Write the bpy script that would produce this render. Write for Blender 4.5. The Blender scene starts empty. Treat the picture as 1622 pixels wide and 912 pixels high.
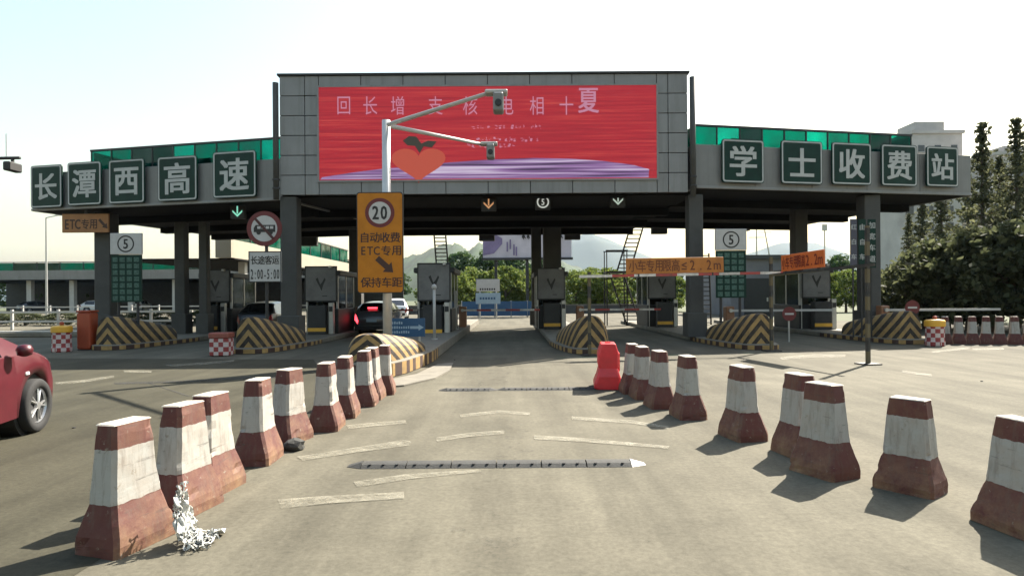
import bpy, bmesh, math, random
import numpy as np
from mathutils import Vector, Matrix
random.seed(7); np.random.seed(7)
S = bpy.context.scene
COL = S.collection
R = math.radians

# ------------------------------------------------------------------ camera, sky, sun, exposure
H = 1.6; F = 1000.0; CX = 811.0; HY = 470.0; ROLL = 0.007
cam = bpy.data.objects.new('camera', bpy.data.cameras.new('camera')); COL.objects.link(cam)
cam.location = (0, 0, H); cam.rotation_euler = (R(90), 0, 0)
cam.rotation_euler = (Matrix.Rotation(R(90), 4, 'X') @ Matrix.Rotation(-ROLL, 4, 'Z')).to_euler()
cam.data.sensor_width = 36; cam.data.lens = 36 * F / 1622
cam.data.shift_y = 14 / 1622; cam.data.clip_end = 6000; cam.data.clip_start = .05
S.camera = cam
SUN = Vector((0.72, 0.78, 1.0)).normalized()
el = math.asin(SUN.z); az = math.atan2(SUN.x, SUN.y)
W = bpy.data.worlds.new('World'); S.world = W; W.use_nodes = True
nt = W.node_tree
sky = nt.nodes.new('ShaderNodeTexSky'); sky.sky_type = 'NISHITA'; sky.sun_disc = False
sky.sun_elevation = el; sky.sun_rotation = az; sky.dust_density = 2.6; sky.air_density = 2.0; sky.ozone_density = 1.0
nt.nodes['Background'].inputs[1].default_value = 0.072
nt.links.new(sky.outputs[0], nt.nodes['Background'].inputs[0])
sl = bpy.data.lights.new('sun', 'SUN'); sl.energy = 5.0; sl.angle = R(0.5); sl.color = (1, .93, .82)
so = bpy.data.objects.new('sun', sl); COL.objects.link(so); so.rotation_euler = (-SUN).to_track_quat('-Z', 'Y').to_euler()
S.view_settings.view_transform = 'Standard'; S.view_settings.look = 'None'
S.view_settings.exposure = 1.85; S.view_settings.gamma = 1.0; S.view_settings.use_curve_mapping = False
S.cycles.use_denoising = True; S.cycles.max_bounces = 6; S.cycles.volume_bounces = 0; S.cycles.transparent_max_bounces = 12
S.render.engine = 'CYCLES'

# ------------------------------------------------------------------ helpers
def unroll(px, py):
    u, v = px - CX, py - HY
    return u - v * ROLL, v + u * ROLL
def gp(px, py, z=0.0):                        # ground point (height z) under a photo pixel
    u, v = unroll(px, py); D = (H - z) * F / v
    return Vector((u * D / F, D, z))
def at(px, py, Y):                            # point at depth Y behind a photo pixel
    u, v = unroll(px, py)
    return Vector((u * Y / F, Y, H - v * Y / F))

MATS = {}
def nodes(m):
    m.use_nodes = True; t = m.node_tree
    return t, t.nodes['Principled BSDF'], t.links
def pm(name, col, rough=.6, metal=0, var=.12, scale=4.0, bump=0.0, dirt=0.0, dirtcol=(.12, .09, .06), spec=.5, bscale=None, coat=0, streak=False):
    if name in MATS: return MATS[name]
    m = bpy.data.materials.new(name); MATS[name] = m
    t, b, L = nodes(m); N = t.nodes
    b.inputs['Roughness'].default_value = rough; b.inputs['Metallic'].default_value = metal
    b.inputs['Specular IOR Level'].default_value = spec; b.inputs['Coat Weight'].default_value = coat
    tc = N.new('ShaderNodeTexCoord'); oi = N.new('ShaderNodeObjectInfo')
    ad = N.new('ShaderNodeVectorMath'); ad.operation = 'ADD'
    mu = N.new('ShaderNodeMath'); mu.operation = 'MULTIPLY'; mu.inputs[1].default_value = 37.0
    L.new(oi.outputs['Random'], mu.inputs[0]); L.new(tc.outputs['Object'], ad.inputs[0]); L.new(mu.outputs[0], ad.inputs[1])
    n = N.new('ShaderNodeTexNoise'); n.inputs['Scale'].default_value = scale; n.inputs['Detail'].default_value = 6; n.inputs['Roughness'].default_value = .65
    L.new(ad.outputs[0], n.inputs['Vector'])
    mr = N.new('ShaderNodeMapRange'); mr.inputs[1].default_value = .3; mr.inputs[2].default_value = .7
    mr.inputs[3].default_value = 1 - var; mr.inputs[4].default_value = 1 + var
    L.new(n.outputs['Fac'], mr.inputs[0])
    mx = N.new('ShaderNodeVectorMath'); mx.operation = 'SCALE'; mx.inputs[0].default_value = col[:3]
    L.new(mr.outputs[0], mx.inputs['Scale'])
    out = mx.outputs[0]
    if dirt > 0:
        n2 = N.new('ShaderNodeTexNoise'); n2.inputs['Scale'].default_value = scale * .6; n2.inputs['Detail'].default_value = 8; n2.inputs['Roughness'].default_value = .75
        if streak:
            mp = N.new('ShaderNodeMapping'); mp.inputs['Scale'].default_value = (4, 4, .22); L.new(ad.outputs[0], mp.inputs[0]); L.new(mp.outputs[0], n2.inputs['Vector'])
        else: L.new(ad.outputs[0], n2.inputs['Vector'])
        r2 = N.new('ShaderNodeMapRange'); r2.inputs[1].default_value = .5; r2.inputs[2].default_value = .72; r2.inputs[3].default_value = 0; r2.inputs[4].default_value = dirt
        L.new(n2.outputs['Fac'], r2.inputs[0])
        mm = N.new('ShaderNodeMix'); mm.data_type = 'RGBA'; mm.inputs[7].default_value = (*dirtcol, 1)
        L.new(r2.outputs[0], mm.inputs[0]); L.new(out, mm.inputs[6]); out = mm.outputs[2]
    L.new(out, b.inputs['Base Color'])
    if bump > 0:
        n3 = N.new('ShaderNodeTexNoise'); n3.inputs['Scale'].default_value = bscale or scale * 8; n3.inputs['Detail'].default_value = 4
        L.new(ad.outputs[0], n3.inputs['Vector'])
        bp = N.new('ShaderNodeBump'); bp.inputs['Strength'].default_value = bump; bp.inputs['Distance'].default_value = .02
        L.new(n3.outputs['Fac'], bp.inputs['Height']); L.new(bp.outputs[0], b.inputs['Normal'])
    return m
def em(name, col, strength=1.0):
    if name in MATS: return MATS[name]
    m = bpy.data.materials.new(name); MATS[name] = m
    t, b, L = nodes(m); b.inputs['Base Color'].default_value = (*[c * .4 for c in col], 1)
    b.inputs['Emission Color'].default_value = (*col, 1); b.inputs['Emission Strength'].default_value = strength
    return m

class MB:
    def __init__(s): s.v = []; s.f = []
    def add(s, vs, fs):
        o = len(s.v); s.v += [tuple(v) for v in vs]; s.f += [tuple(i + o for i in f) for f in fs]; return s
    def box(s, x0, x1, y0, y1, z0, z1):
        return s.add([(x0,y0,z0),(x1,y0,z0),(x1,y1,z0),(x0,y1,z0),(x0,y0,z1),(x1,y0,z1),(x1,y1,z1),(x0,y1,z1)],
                     [(3,2,1,0),(4,5,6,7),(0,1,5,4),(1,2,6,5),(2,3,7,6),(3,0,4,7)])
    def cyl(s, p0, p1, r0, r1=None, n=12, cap=True):
        p0, p1 = Vector(p0), Vector(p1); r1 = r0 if r1 is None else r1
        d = (p1 - p0).normalized(); a = d.orthogonal().normalized(); b = d.cross(a)
        vs = []
        for p, r in ((p0, r0), (p1, r1)):
            for i in range(n):
                t = 2 * math.pi * i / n; vs.append(p + (a * math.cos(t) + b * math.sin(t)) * r)
        fs = [(i, (i + 1) % n, n + (i + 1) % n, n + i) for i in range(n)]
        if cap: fs += [tuple(range(n - 1, -1, -1)), tuple(range(n, 2 * n))]
        return s.add(vs, fs)
    def poly(s, pts, d, axis='y'):             # polygon in the XZ plane (list of (x,z)), from y=d[0] to d[1]; axis z: XY polygon
        n = len(pts); vs = []
        for dd in d:
            for (a, b) in pts:
                vs.append((a, dd, b) if axis == 'y' else ((a, b, dd) if axis == 'z' else (dd, a, b)))
        fs = [tuple(range(n)), tuple(range(2 * n - 1, n - 1, -1))] + [(i, n + i, n + (i + 1) % n, (i + 1) % n) for i in range(n)]
        return s.add(vs, fs)
    def lathe(s, prof, n=24, c=(0, 0)):        # (r,z) profile about z
        vs = [(c[0] + r * math.cos(2*math.pi*i/n), c[1] + r * math.sin(2*math.pi*i/n), z) for (r, z) in prof for i in range(n)]
        fs = [(k*n+i, k*n+(i+1) % n, (k+1)*n+(i+1) % n, (k+1)*n+i) for k in range(len(prof)-1) for i in range(n)]
        fs += [tuple(range(n-1, -1, -1)), tuple(range((len(prof)-1)*n, len(prof)*n))]
        return s.add(vs, fs)
    def mesh(s, name='m', smooth=False):
        m = bpy.data.meshes.new(name); m.from_pydata(s.v, [], s.f)
        bm = bmesh.new(); bm.from_mesh(m); bmesh.ops.recalc_face_normals(bm, faces=bm.faces); bm.to_mesh(m); bm.free()
        if smooth:
            m.polygons.foreach_set('use_smooth', [True] * len(m.polygons))
        return m
def ob(name, geo, mat, parent=None, loc=None, rz=0.0, bev=0, smooth=False, seg=1, **tags):
    me = geo.mesh(name, smooth) if isinstance(geo, MB) else geo
    if mat is not None and not me.materials: me.materials.append(mat)
    o = bpy.data.objects.new(name, me); COL.objects.link(o)
    if parent: o.parent = parent
    if loc is not None: o.location = loc
    o.rotation_euler.z = rz
    if bev:
        b = o.modifiers.new('bevel', 'BEVEL'); b.width = bev; b.segments = seg; b.limit_method = 'ANGLE'; b.angle_limit = R(35)
    for k, v in tags.items():
        if v: o[k] = v
    return o
def thing(name, label, category, loc=(0, 0, 0), rz=0.0, group=None):
    o = bpy.data.objects.new(name, None); COL.objects.link(o); o.location = loc; o.rotation_euler.z = rz
    o.empty_display_size = .2; o['label'] = label; o['category'] = category
    if group: o['group'] = group
    return o
def copy_tree(o, parent=None):
    c = o.copy(); COL.objects.link(c)
    if parent: c.parent = parent
    for ch in list(o.children): copy_tree(ch, c)
    return c
def B(*a): return MB().box(*a)
def T(p0, p1, r, r1=None, n=10): return MB().cyl(p0, p1, r, r1, n)

# lettering: one mesh per character from the built-in font, standing in the XZ plane, facing -Y
GL = {}
def glyph(ch, bold=0.0):
    k = (ch, bold)
    if k in GL: return GL[k]
    cu = bpy.data.curves.new('glyph', 'FONT'); cu.body = ch; cu.size = 1.0; cu.resolution_u = 2
    o = bpy.data.objects.new('glyph', cu); COL.objects.link(o)
    bpy.context.view_layer.update()
    m = bpy.data.meshes.new_from_object(o.evaluated_get(bpy.context.evaluated_depsgraph_get()))
    bpy.data.objects.remove(o)
    v = np.array([p.co[:] for p in m.vertices]); f = [tuple(p.vertices) for p in m.polygons]
    x0, x1 = v[:, 0].min(), v[:, 0].max()
    v[:, 0] -= (x0 + x1) / 2
    v[:, 1] -= ((v[:, 1].min() + v[:, 1].max()) / 2 if ord(ch) > 0x2e00 else .345)
    k2 = 1.12 if ord(ch) > 0x2e00 else 1.25
    v *= k2
    mb = MB()
    for i, (dx, dy) in enumerate([(0, 0)] if not bold else [(-bold, -bold*.6), (bold, -bold*.6), (bold, bold*.6), (-bold, bold*.6), (0, 0)]):
        mb.add([(a + dx, -i * .0006, b + dy) for a, b, _ in v], f)
    me = bpy.data.meshes.new('character'); me.from_pydata(mb.v, [], mb.f)
    GL[k] = me; return me
def write(text, parent, x, z, w, h, mat, y=-.01, bold=.012, vertical=False):
    """characters spread along width w (or down height w if vertical) centred on x,z"""
    n = len(text); pitch = w / n
    for i, ch in enumerate(text):
        if ch == ' ': continue
        me = glyph(ch, bold)
        key = ('m', ch, bold, mat.name)
        if key not in GL:
            m2 = me.copy(); m2.materials.append(mat); GL[key] = m2
        o = bpy.data.objects.new('character', GL[key]); COL.objects.link(o); o.parent = parent
        t = (i - (n - 1) / 2) * pitch
        o.location = (x, y, z - t) if vertical else (x + t, y, z)
        cw = min(h, pitch * .94) if ord(ch) > 0x2e00 else min(h * .82, pitch * 1.3)
        o.scale = ((h, 1, min(h, pitch * .92)) if vertical else (cw, 1, h))

# ------------------------------------------------------------------ materials
M = {}
M['alu'] = pm('aluminium cladding', (.20, .20, .20), .45, .0, .10, 1.2, dirt=.5, dirtcol=(.10, .095, .088), streak=True)
M['fascia'] = pm('fascia cladding', (.175, .175, .17), .5, 0, .12, 1.0, dirt=.5, dirtcol=(.085, .08, .072), streak=True)
M['dark_alu'] = pm('dark gap', (.03, .03, .03), .8)
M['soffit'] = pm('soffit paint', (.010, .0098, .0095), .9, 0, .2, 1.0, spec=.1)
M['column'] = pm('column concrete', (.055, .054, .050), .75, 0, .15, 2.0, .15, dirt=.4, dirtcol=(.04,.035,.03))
M['steel'] = pm('galvanised steel', (.42, .42, .41), .4, .6, .1, 6)
M['darksteel'] = pm('dark steel', (.025, .025, .027), .5, .2, .15, 6)
M['white'] = pm('white paint', (.38, .37, .35), .5, 0, .1, 5, dirt=.25, dirtcol=(.35, .32, .27))
M['greywhite'] = pm('sign white', (.42, .41, .40), .5, 0, .08, 5, dirt=.15, dirtcol=(.4, .38, .35))
M['green'] = pm('sign green', (.0035, .026, .019), .45, 0, .25, 3, spec=.2)
M['letter'] = pm('letter grey', (.38, .39, .38), .5, 0, .12, 4)
M['black'] = pm('black print', (.01, .009, .009), .5, 0, .1, 4)
M['brown'] = pm('dark brown print', (.035, .008, .004), .5, 0, .1, 4)
M['orange'] = pm('sign orange', (.42, .155, .010), .5, 0, .12, 3, dirt=.35, dirtcol=(.25, .085, .012), spec=.25)
M['orange2'] = pm('banner orange', (.40, .14, .02), .6, 0, .2, 3, dirt=.3, dirtcol=(.3, .09, .02))
M['rust'] = pm('orange red plastic', (.28, .045, .014), .55, 0, .12, 3, dirt=.3, dirtcol=(.15, .05, .03))
M['signred'] = pm('sign red', (.11, .008, .010), .5, 0, .1, 4)
M['blue'] = pm('sign blue', (.012, .065, .15), .5, 0, .1, 4)
M['bluepale'] = pm('sign pale blue', (.25, .34, .42), .5, 0, .1, 4)
M['concrete'] = pm('kerb concrete', (.16, .145, .115), .85, 0, .22, 3, .2, dirt=.5, dirtcol=(.09,.075,.05))
M['rubber'] = pm('bump rubber', (.03, .03, .027), .85, 0, .3, 8, .2, dirt=.5, dirtcol=(.065, .06, .048))
M['redplastic'] = pm('red plastic', (.55, .02, .03), .38, 0, .15, 5, .05, dirt=.25, dirtcol=(.35, .05, .05))
M['yellow'] = pm('yellow plastic', (.62, .33, .03), .45, 0, .1, 6)
M['tyre'] = pm('tyre', (.012, .012, .012), .85, 0, .2, 10)
M['rim'] = pm('alloy rim', (.5, .5, .5), .3, .8, .05, 5)
M['redpaint'] = pm('red car paint', (.060, .0018, .007), .42, 0, .15, 6, coat=.15, dirt=.35, dirtcol=(.07, .02, .015))
M['blackpaint'] = pm('black car paint', (.008, .008, .009), .3, 0, .04, 2, coat=.5)
M['greypaint'] = pm('grey car paint', (.05, .05, .055), .3, 0, .04, 2, coat=.5)
M['whitepaint'] = pm('white car paint', (.7, .7, .7), .3, 0, .03, 2, coat=.4)
M['carglass'] = pm('car glass', (.008, .009, .01), .08, 0, 0, 2, spec=.8)
M['lens'] = pm('clear lens', (.55, .55, .53), .15, 0, .1, 8)
M['trim'] = pm('black trim', (.015, .015, .015), .6)
M['net'] = pm('white net', (.75, .76, .73), .6, 0, .1, 9)
M['boothwall'] = pm('booth wall', (.020, .020, .021), .6, 0, .25, 3, dirt=.4, dirtcol=(.05,.047,.043))
M['poster'] = pm('poster grey', (.12, .117, .117), .5, 0, .25, 1.5, dirt=.5, dirtcol=(.21, .205, .20))
M['cream'] = pm('cream cladding', (.27, .245, .19), .6, 0, .08, .6)
M['cap'] = pm('barrier cap', (.40, .36, .30), .85, 0, .2, 10, .25, dirt=.35, dirtcol=(.26, .13, .09))
M['flat'] = pm('apartment wall', (.40, .375, .36), .8, 0, .15, .3)
M['aptglass'] = pm('apartment window', (.05, .055, .06), .2, 0, .2, .5)
M['bark'] = pm('bark', (.07, .05, .035), .9, 0, .3, 8, .3)
M['purple'] = pm('poster purple', (.17, .13, .24), .6, 0, .3, .7)
M['posterpale'] = pm('poster pale', (.46, .42, .47), .6, 0, .15, .5)
M['blackhole'] = pm('socket hole', (.01, .01, .01), .9)

def glass_mat(name, col, trans, rough=.08):
    m = bpy.data.materials.new(name); t, b, L = nodes(m); N = t.nodes
    tr = N.new('ShaderNodeBsdfTransparent'); tr.inputs[0].default_value = (*col, 1)
    b.inputs['Base Color'].default_value = (*[c * .35 for c in col], 1); b.inputs['Roughness'].default_value = rough
    n = N.new('ShaderNodeTexNoise'); n.inputs['Scale'].default_value = 1.3; n.inputs['Detail'].default_value = 4
    tc = N.new('ShaderNodeTexCoord'); oi = N.new('ShaderNodeObjectInfo'); ad = N.new('ShaderNodeVectorMath'); ad.operation = 'ADD'
    mu = N.new('ShaderNodeMath'); mu.operation = 'MULTIPLY'; mu.inputs[1].default_value = 50
    L.new(oi.outputs['Random'], mu.inputs[0]); L.new(tc.outputs['Object'], ad.inputs[0]); L.new(mu.outputs[0], ad.inputs[1]); L.new(ad.outputs[0], n.inputs['Vector'])
    mr = N.new('ShaderNodeMapRange'); mr.inputs[1].default_value = .35; mr.inputs[2].default_value = .65; mr.inputs[3].default_value = max(0, trans - .2); mr.inputs[4].default_value = min(1, trans + .15)
    L.new(n.outputs['Fac'], mr.inputs[0])
    mx = N.new('ShaderNodeMixShader'); L.new(mr.outputs[0], mx.inputs[0]); L.new(b.outputs[0], mx.inputs[1]); L.new(tr.outputs[0], mx.inputs[2])
    L.new(mx.outputs[0], N['Material Output'].inputs['Surface'])
    return m
M['teal'] = glass_mat('teal parapet glass', (.03, .36, .29), .84); M['tealbright'] = glass_mat('bright teal parapet glass', (.05, .52, .43), .90)
M['tealdark'] = glass_mat('dark teal parapet glass', (.02, .16, .13), .6)
M['boothglass'] = glass_mat('booth glass', (.25, .30, .30), .5)

def stripes_mat(name, ca, cb, freq, kx, ky, kz, duty=.5):
    """bands painted over a bumper: s = kz*z + kx*|x| + ky*y in object space"""
    m = bpy.data.materials.new(name); t, b, L = nodes(m); N = t.nodes
    tc = N.new('ShaderNodeTexCoord'); sp = N.new('ShaderNodeSeparateXYZ'); L.new(tc.outputs['Object'], sp.inputs[0])
    def math_(op, a, bb):
        n = N.new('ShaderNodeMath'); n.operation = op
        for i, q in enumerate((a, bb)):
            if q is None: continue
            if isinstance(q, (int, float)): n.inputs[i].default_value = q
            else: L.new(q, n.inputs[i])
        return n.outputs[0]
    ax = math_('ABSOLUTE', sp.outputs[0], None)
    s = math_('ADD', math_('ADD', math_('MULTIPLY', ax, kx), math_('MULTIPLY', sp.outputs[1], ky)), math_('MULTIPLY', sp.outputs[2], kz))
    nz = N.new('ShaderNodeTexNoise'); nz.inputs['Scale'].default_value = 9; L.new(tc.outputs['Object'], nz.inputs[0])
    s = math_('ADD', s, math_('MULTIPLY', nz.outputs['Fac'], .02))
    fr = math_('FRACT', math_('MULTIPLY', s, freq), None)
    st = math_('GREATER_THAN', fr, duty)
    n = N.new('ShaderNodeTexNoise'); n.inputs['Scale'].default_value = 5; n.inputs['Detail'].default_value = 8; n.inputs['Roughness'].default_value = .7
    L.new(tc.outputs['Object'], n.inputs[0])
    mx = N.new('ShaderNodeMix'); mx.data_type = 'RGBA'; mx.inputs[6].default_value = (*ca, 1); mx.inputs[7].default_value = (*cb, 1); L.new(st, mx.inputs[0])
    r2 = N.new('ShaderNodeMapRange'); r2.inputs[1].default_value = .42; r2.inputs[2].default_value = .70; r2.inputs[4].default_value = .65; L.new(n.outputs['Fac'], r2.inputs[0])
    m2 = N.new('ShaderNodeMix'); m2.data_type = 'RGBA'; m2.inputs[7].default_value = (.09, .075, .055, 1); L.new(r2.outputs[0], m2.inputs[0]); L.new(mx.outputs[2], m2.inputs[6])
    L.new(m2.outputs[2], b.inputs['Base Color']); b.inputs['Roughness'].default_value = .75
    bp = N.new('ShaderNodeBump'); bp.inputs['Strength'].default_value = .15; bp.inputs['Distance'].default_value = .02; L.new(n.outputs['Fac'], bp.inputs['Height']); L.new(bp.outputs[0], b.inputs['Normal'])
    return m
M['hazard'] = stripes_mat('hazard stripes', (.34, .215, .075), (.018, .012, .010), 2.9, 1.15, .62, 1.0)
M['hazardkerb'] = stripes_mat('hazard kerb', (.50, .31, .11), (.05, .02, .012), 1.9, 0, 1.0, 0.0)
M['redwhitebar'] = stripes_mat('red white bar', (.65, .6, .55), (.40, .06, .05), .8, 1.0, 0, 0)
M['blackyellow'] = stripes_mat('black yellow post', (.11, .085, .04), (.02, .02, .02), 1.6, 0, 0, 1.0)

# banded red and white concrete
def barrier_mat():
    m = bpy.data.materials.new('painted barrier'); t, b, L = nodes(m); N = t.nodes
    tc = N.new('ShaderNodeTexCoord'); sp = N.new('ShaderNodeSeparateXYZ'); L.new(tc.outputs['Object'], sp.inputs[0])
    oi = N.new('ShaderNodeObjectInfo'); mu = N.new('ShaderNodeMath'); mu.operation = 'MULTIPLY'; mu.inputs[1].default_value = 29; L.new(oi.outputs['Random'], mu.inputs[0])
    ad = N.new('ShaderNodeVectorMath'); L.new(tc.outputs['Object'], ad.inputs[0]); L.new(mu.outputs[0], ad.inputs[1])
    nz = N.new('ShaderNodeTexNoise'); nz.inputs['Scale'].default_value = 14; nz.inputs['Detail'].default_value = 5; L.new(ad.outputs[0], nz.inputs[0])
    zz = N.new('ShaderNodeMath'); zz.operation = 'MULTIPLY_ADD'; zz.inputs[1].default_value = .03; L.new(nz.outputs['Fac'], zz.inputs[0]); L.new(sp.outputs[2], zz.inputs[2])
    cr = N.new('ShaderNodeValToRGB'); cr.color_ramp.interpolation = 'CONSTANT'; L.new(zz.outputs[0], cr.inputs[0])
    E = cr.color_ramp.elements; RED = (.078, .018, .015, 1); WH = (.30, .295, .27, 1)
    E[0].position = 0; E[0].color = RED; E[1].position = .325; E[1].color = WH
    e = E.new(.665); e.color = RED
    # worn patches of bare, dusty concrete, heavier on the flared foot and painted-sunlit sides
    n = N.new('ShaderNodeTexNoise'); n.inputs['Scale'].default_value = 5; n.inputs['Detail'].default_value = 9; n.inputs['Roughness'].default_value = .75; L.new(ad.outputs[0], n.inputs[0])
    r2 = N.new('ShaderNodeMapRange'); r2.inputs[1].default_value = .36; r2.inputs[2].default_value = .66; r2.inputs[4].default_value = .7; L.new(n.outputs['Fac'], r2.inputs[0])
    low = N.new('ShaderNodeMapRange'); low.inputs[1].default_value = .30; low.inputs[2].default_value = .0; low.inputs[3].default_value = .34; low.inputs[4].default_value = 1.1; L.new(sp.outputs[2], low.inputs[0])
    mm = N.new('ShaderNodeMath'); mm.operation = 'MULTIPLY'; L.new(r2.outputs[0], mm.inputs[0]); L.new(low.outputs[0], mm.inputs[1])
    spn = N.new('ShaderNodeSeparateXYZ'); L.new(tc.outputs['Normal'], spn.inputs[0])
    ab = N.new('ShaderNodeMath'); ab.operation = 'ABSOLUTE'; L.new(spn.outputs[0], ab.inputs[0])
    sd = N.new('ShaderNodeMapRange'); sd.inputs[1].default_value = .35; sd.inputs[2].default_value = .8; sd.inputs[3].default_value = .22; sd.inputs[4].default_value = 1.25; L.new(ab.outputs[0], sd.inputs[0])  # sunlit paleness of the side faces put into the colour, ends kept dark
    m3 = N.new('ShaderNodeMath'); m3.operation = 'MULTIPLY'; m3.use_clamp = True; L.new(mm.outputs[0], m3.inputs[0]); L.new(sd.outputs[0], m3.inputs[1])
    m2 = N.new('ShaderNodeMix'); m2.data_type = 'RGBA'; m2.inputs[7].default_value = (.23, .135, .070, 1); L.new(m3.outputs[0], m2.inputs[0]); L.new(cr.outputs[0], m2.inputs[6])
    def spot(scale, det, lo, hi, col, prev, vec=None):
        q = N.new('ShaderNodeTexNoise'); q.inputs['Scale'].default_value = scale; q.inputs['Detail'].default_value = det; q.inputs['Roughness'].default_value = .7; L.new(vec or ad.outputs[0], q.inputs[0])
        w = N.new('ShaderNodeMapRange'); w.inputs[1].default_value = lo; w.inputs[2].default_value = hi; w.inputs[4].default_value = .85; L.new(q.outputs['Fac'], w.inputs[0])
        x = N.new('ShaderNodeMix'); x.data_type = 'RGBA'; x.inputs[7].default_value = (*col, 1); L.new(w.outputs[0], x.inputs[0]); L.new(prev, x.inputs[6]); return x.outputs[2]
    o = spot(17, 7, .62, .68, (.20, .17, .13), m2.outputs[2])
    mp = N.new('ShaderNodeMapping'); mp.inputs['Scale'].default_value = (1, .25, 2.2); L.new(ad.outputs[0], mp.inputs[0])
    o = spot(11, 6, .60, .74, (.03, .026, .024), o, mp.outputs[0])
    mp2 = N.new('ShaderNodeMapping'); mp2.inputs['Scale'].default_value = (2, 2, .3); L.new(ad.outputs[0], mp2.inputs[0])
    o = spot(9, 5, .5, .85, (.10, .07, .05), o, mp2.outputs[0])
    L.new(o, b.inputs['Base Color']); b.inputs['Roughness'].default_value = .75
    bp = N.new('ShaderNodeBump'); bp.inputs['Strength'].default_value = .3; bp.inputs['Distance'].default_value = .012; L.new(n.outputs['Fac'], bp.inputs['Height']); L.new(bp.outputs[0], b.inputs['Normal'])
    return m
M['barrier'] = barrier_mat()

def ground_mat(name, c0, c1):
    m = bpy.data.materials.new(name); t, b, L = nodes(m); N = t.nodes
    tc = N.new('ShaderNodeTexCoord')
    def noise(scale, det, vec=None, rough=.6):
        n = N.new('ShaderNodeTexNoise'); n.inputs['Scale'].default_value = scale; n.inputs['Detail'].default_value = det; n.inputs['Roughness'].default_value = rough
        L.new(vec or tc.outputs['Object'], n.inputs[0]); return n.outputs['Fac']
    mp = N.new('ShaderNodeMapping'); mp.inputs['Scale'].default_value = (1.2, .09, 1); L.new(tc.outputs['Object'], mp.inputs[0])
    big, fine, streak = noise(.18, 5), noise(22, 6, rough=.8), noise(1.6, 5, mp.outputs[0])
    cr = N.new('ShaderNodeValToRGB'); L.new(big, cr.inputs[0]); E = cr.color_ramp.elements
    E[0].position = .32; E[0].color = c0; E[1].position = .68; E[1].color = c1
    def mulv(col, fac, lo, hi, a=.3, c=.7):
        mr = N.new('ShaderNodeMapRange'); mr.inputs[1].default_value = a; mr.inputs[2].default_value = c; mr.inputs[3].default_value = lo; mr.inputs[4].default_value = hi; L.new(fac, mr.inputs[0])
        v = N.new('ShaderNodeVectorMath'); v.operation = 'SCALE'; L.new(col, v.inputs[0]); L.new(mr.outputs[0], v.inputs['Scale']); return v.outputs[0]
    c = mulv(cr.outputs[0], streak, .72, 1.14); c = mulv(c, fine, .74, 1.24); c = mulv(c, noise(1.1, 8, rough=.7), .80, 1.14); c = mulv(c, noise(3.2, 10, rough=.8), .62, 1.0, .30, .40)
    L.new(c, b.inputs['Base Color']); b.inputs['Roughness'].default_value = .9; b.inputs['Specular IOR Level'].default_value = .12
    bp = N.new('ShaderNodeBump'); bp.inputs['Strength'].default_value = .25; bp.inputs['Distance'].default_value = .008; L.new(noise(60, 5, rough=.8), bp.inputs['Height']); L.new(bp.outputs[0], b.inputs['Normal'])
    return m
M['plaza'] = ground_mat('plaza concrete', (.092, .085, .064, 1), (.130, .119, .090, 1))
M['plazadark'] = ground_mat('plazadark', (.046, .043, .030, 1), (.064, .059, .041, 1))
M['earth'] = pm('grassy earth', (.05, .06, .022), .95, 0, .35, .25, .3)
def worn(name, col, cov=.5):
    m = bpy.data.materials.new(name); t, b, L = nodes(m); N = t.nodes
    b.inputs['Base Color'].default_value = (*col, 1); b.inputs['Roughness'].default_value = .8
    tc = N.new('ShaderNodeTexCoord'); n = N.new('ShaderNodeTexNoise'); n.inputs['Scale'].default_value = 3.5; n.inputs['Detail'].default_value = 12; n.inputs['Roughness'].default_value = .85; L.new(tc.outputs['Object'], n.inputs[0])
    mr = N.new('ShaderNodeMapRange'); mr.inputs[1].default_value = cov - .08; mr.inputs[2].default_value = cov + .2; mr.inputs[4].default_value = .85; L.new(n.outputs['Fac'], mr.inputs[0])
    tr = N.new('ShaderNodeBsdfTransparent'); mx = N.new('ShaderNodeMixShader'); L.new(mr.outputs[0], mx.inputs[0]); L.new(tr.outputs[0], mx.inputs[1]); L.new(b.outputs[0], mx.inputs[2])
    L.new(mx.outputs[0], N['Material Output'].inputs['Surface']); return m
M['paint'] = worn('worn road paint', (.27, .25, .19), .47)
M['stain'] = worn('oil stain', (.030, .028, .021), .60)
M['groundline'] = worn('ground line', (.035, .033, .028), .42)
def leaf_mat(name, c0, c1, trans=.25):
    m = bpy.data.materials.new(name); t, b, L = nodes(m); N = t.nodes
    g = N.new('ShaderNodeNewGeometry'); cr = N.new('ShaderNodeValToRGB'); E = cr.color_ramp.elements
    E[0].color = (*c0, 1); E[1].color = (*c1, 1); L.new(g.outputs['Random Per Island'], cr.inputs[0])
    L.new(cr.outputs[0], b.inputs['Base Color']); b.inputs['Roughness'].default_value = .7; b.inputs['Specular IOR Level'].default_value = .15
    tl = N.new('ShaderNodeBsdfTranslucent'); L.new(cr.outputs[0], tl.inputs[0])
    mx = N.new('ShaderNodeMixShader'); mx.inputs[0].default_value = trans; L.new(b.outputs[0], mx.inputs[1]); L.new(tl.outputs[0], mx.inputs[2])
    L.new(mx.outputs[0], N['Material Output'].inputs['Surface']); return m
M['leafbright'] = leaf_mat('bright leaves', (.06, .10, .02), (.17, .20, .045), .4)
M['leafmid'] = leaf_mat('mid leaves', (.03, .065, .02), (.08, .12, .04), .3)
M['leafdark'] = leaf_mat('dark conifer leaves', (.026, .034, .015), (.11, .12, .06), .45)
M['leafconifer'] = leaf_mat('conifer leaves', (.026, .032, .015), (.12, .125, .065), .5)
M['hill'] = pm('wooded hill', (.014, .031, .011), .95, 0, .5, .03, .6, bscale=.12)
M['mount'] = pm('mountain', (.03, .045, .036), .95, 0, .3, .003)

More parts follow.
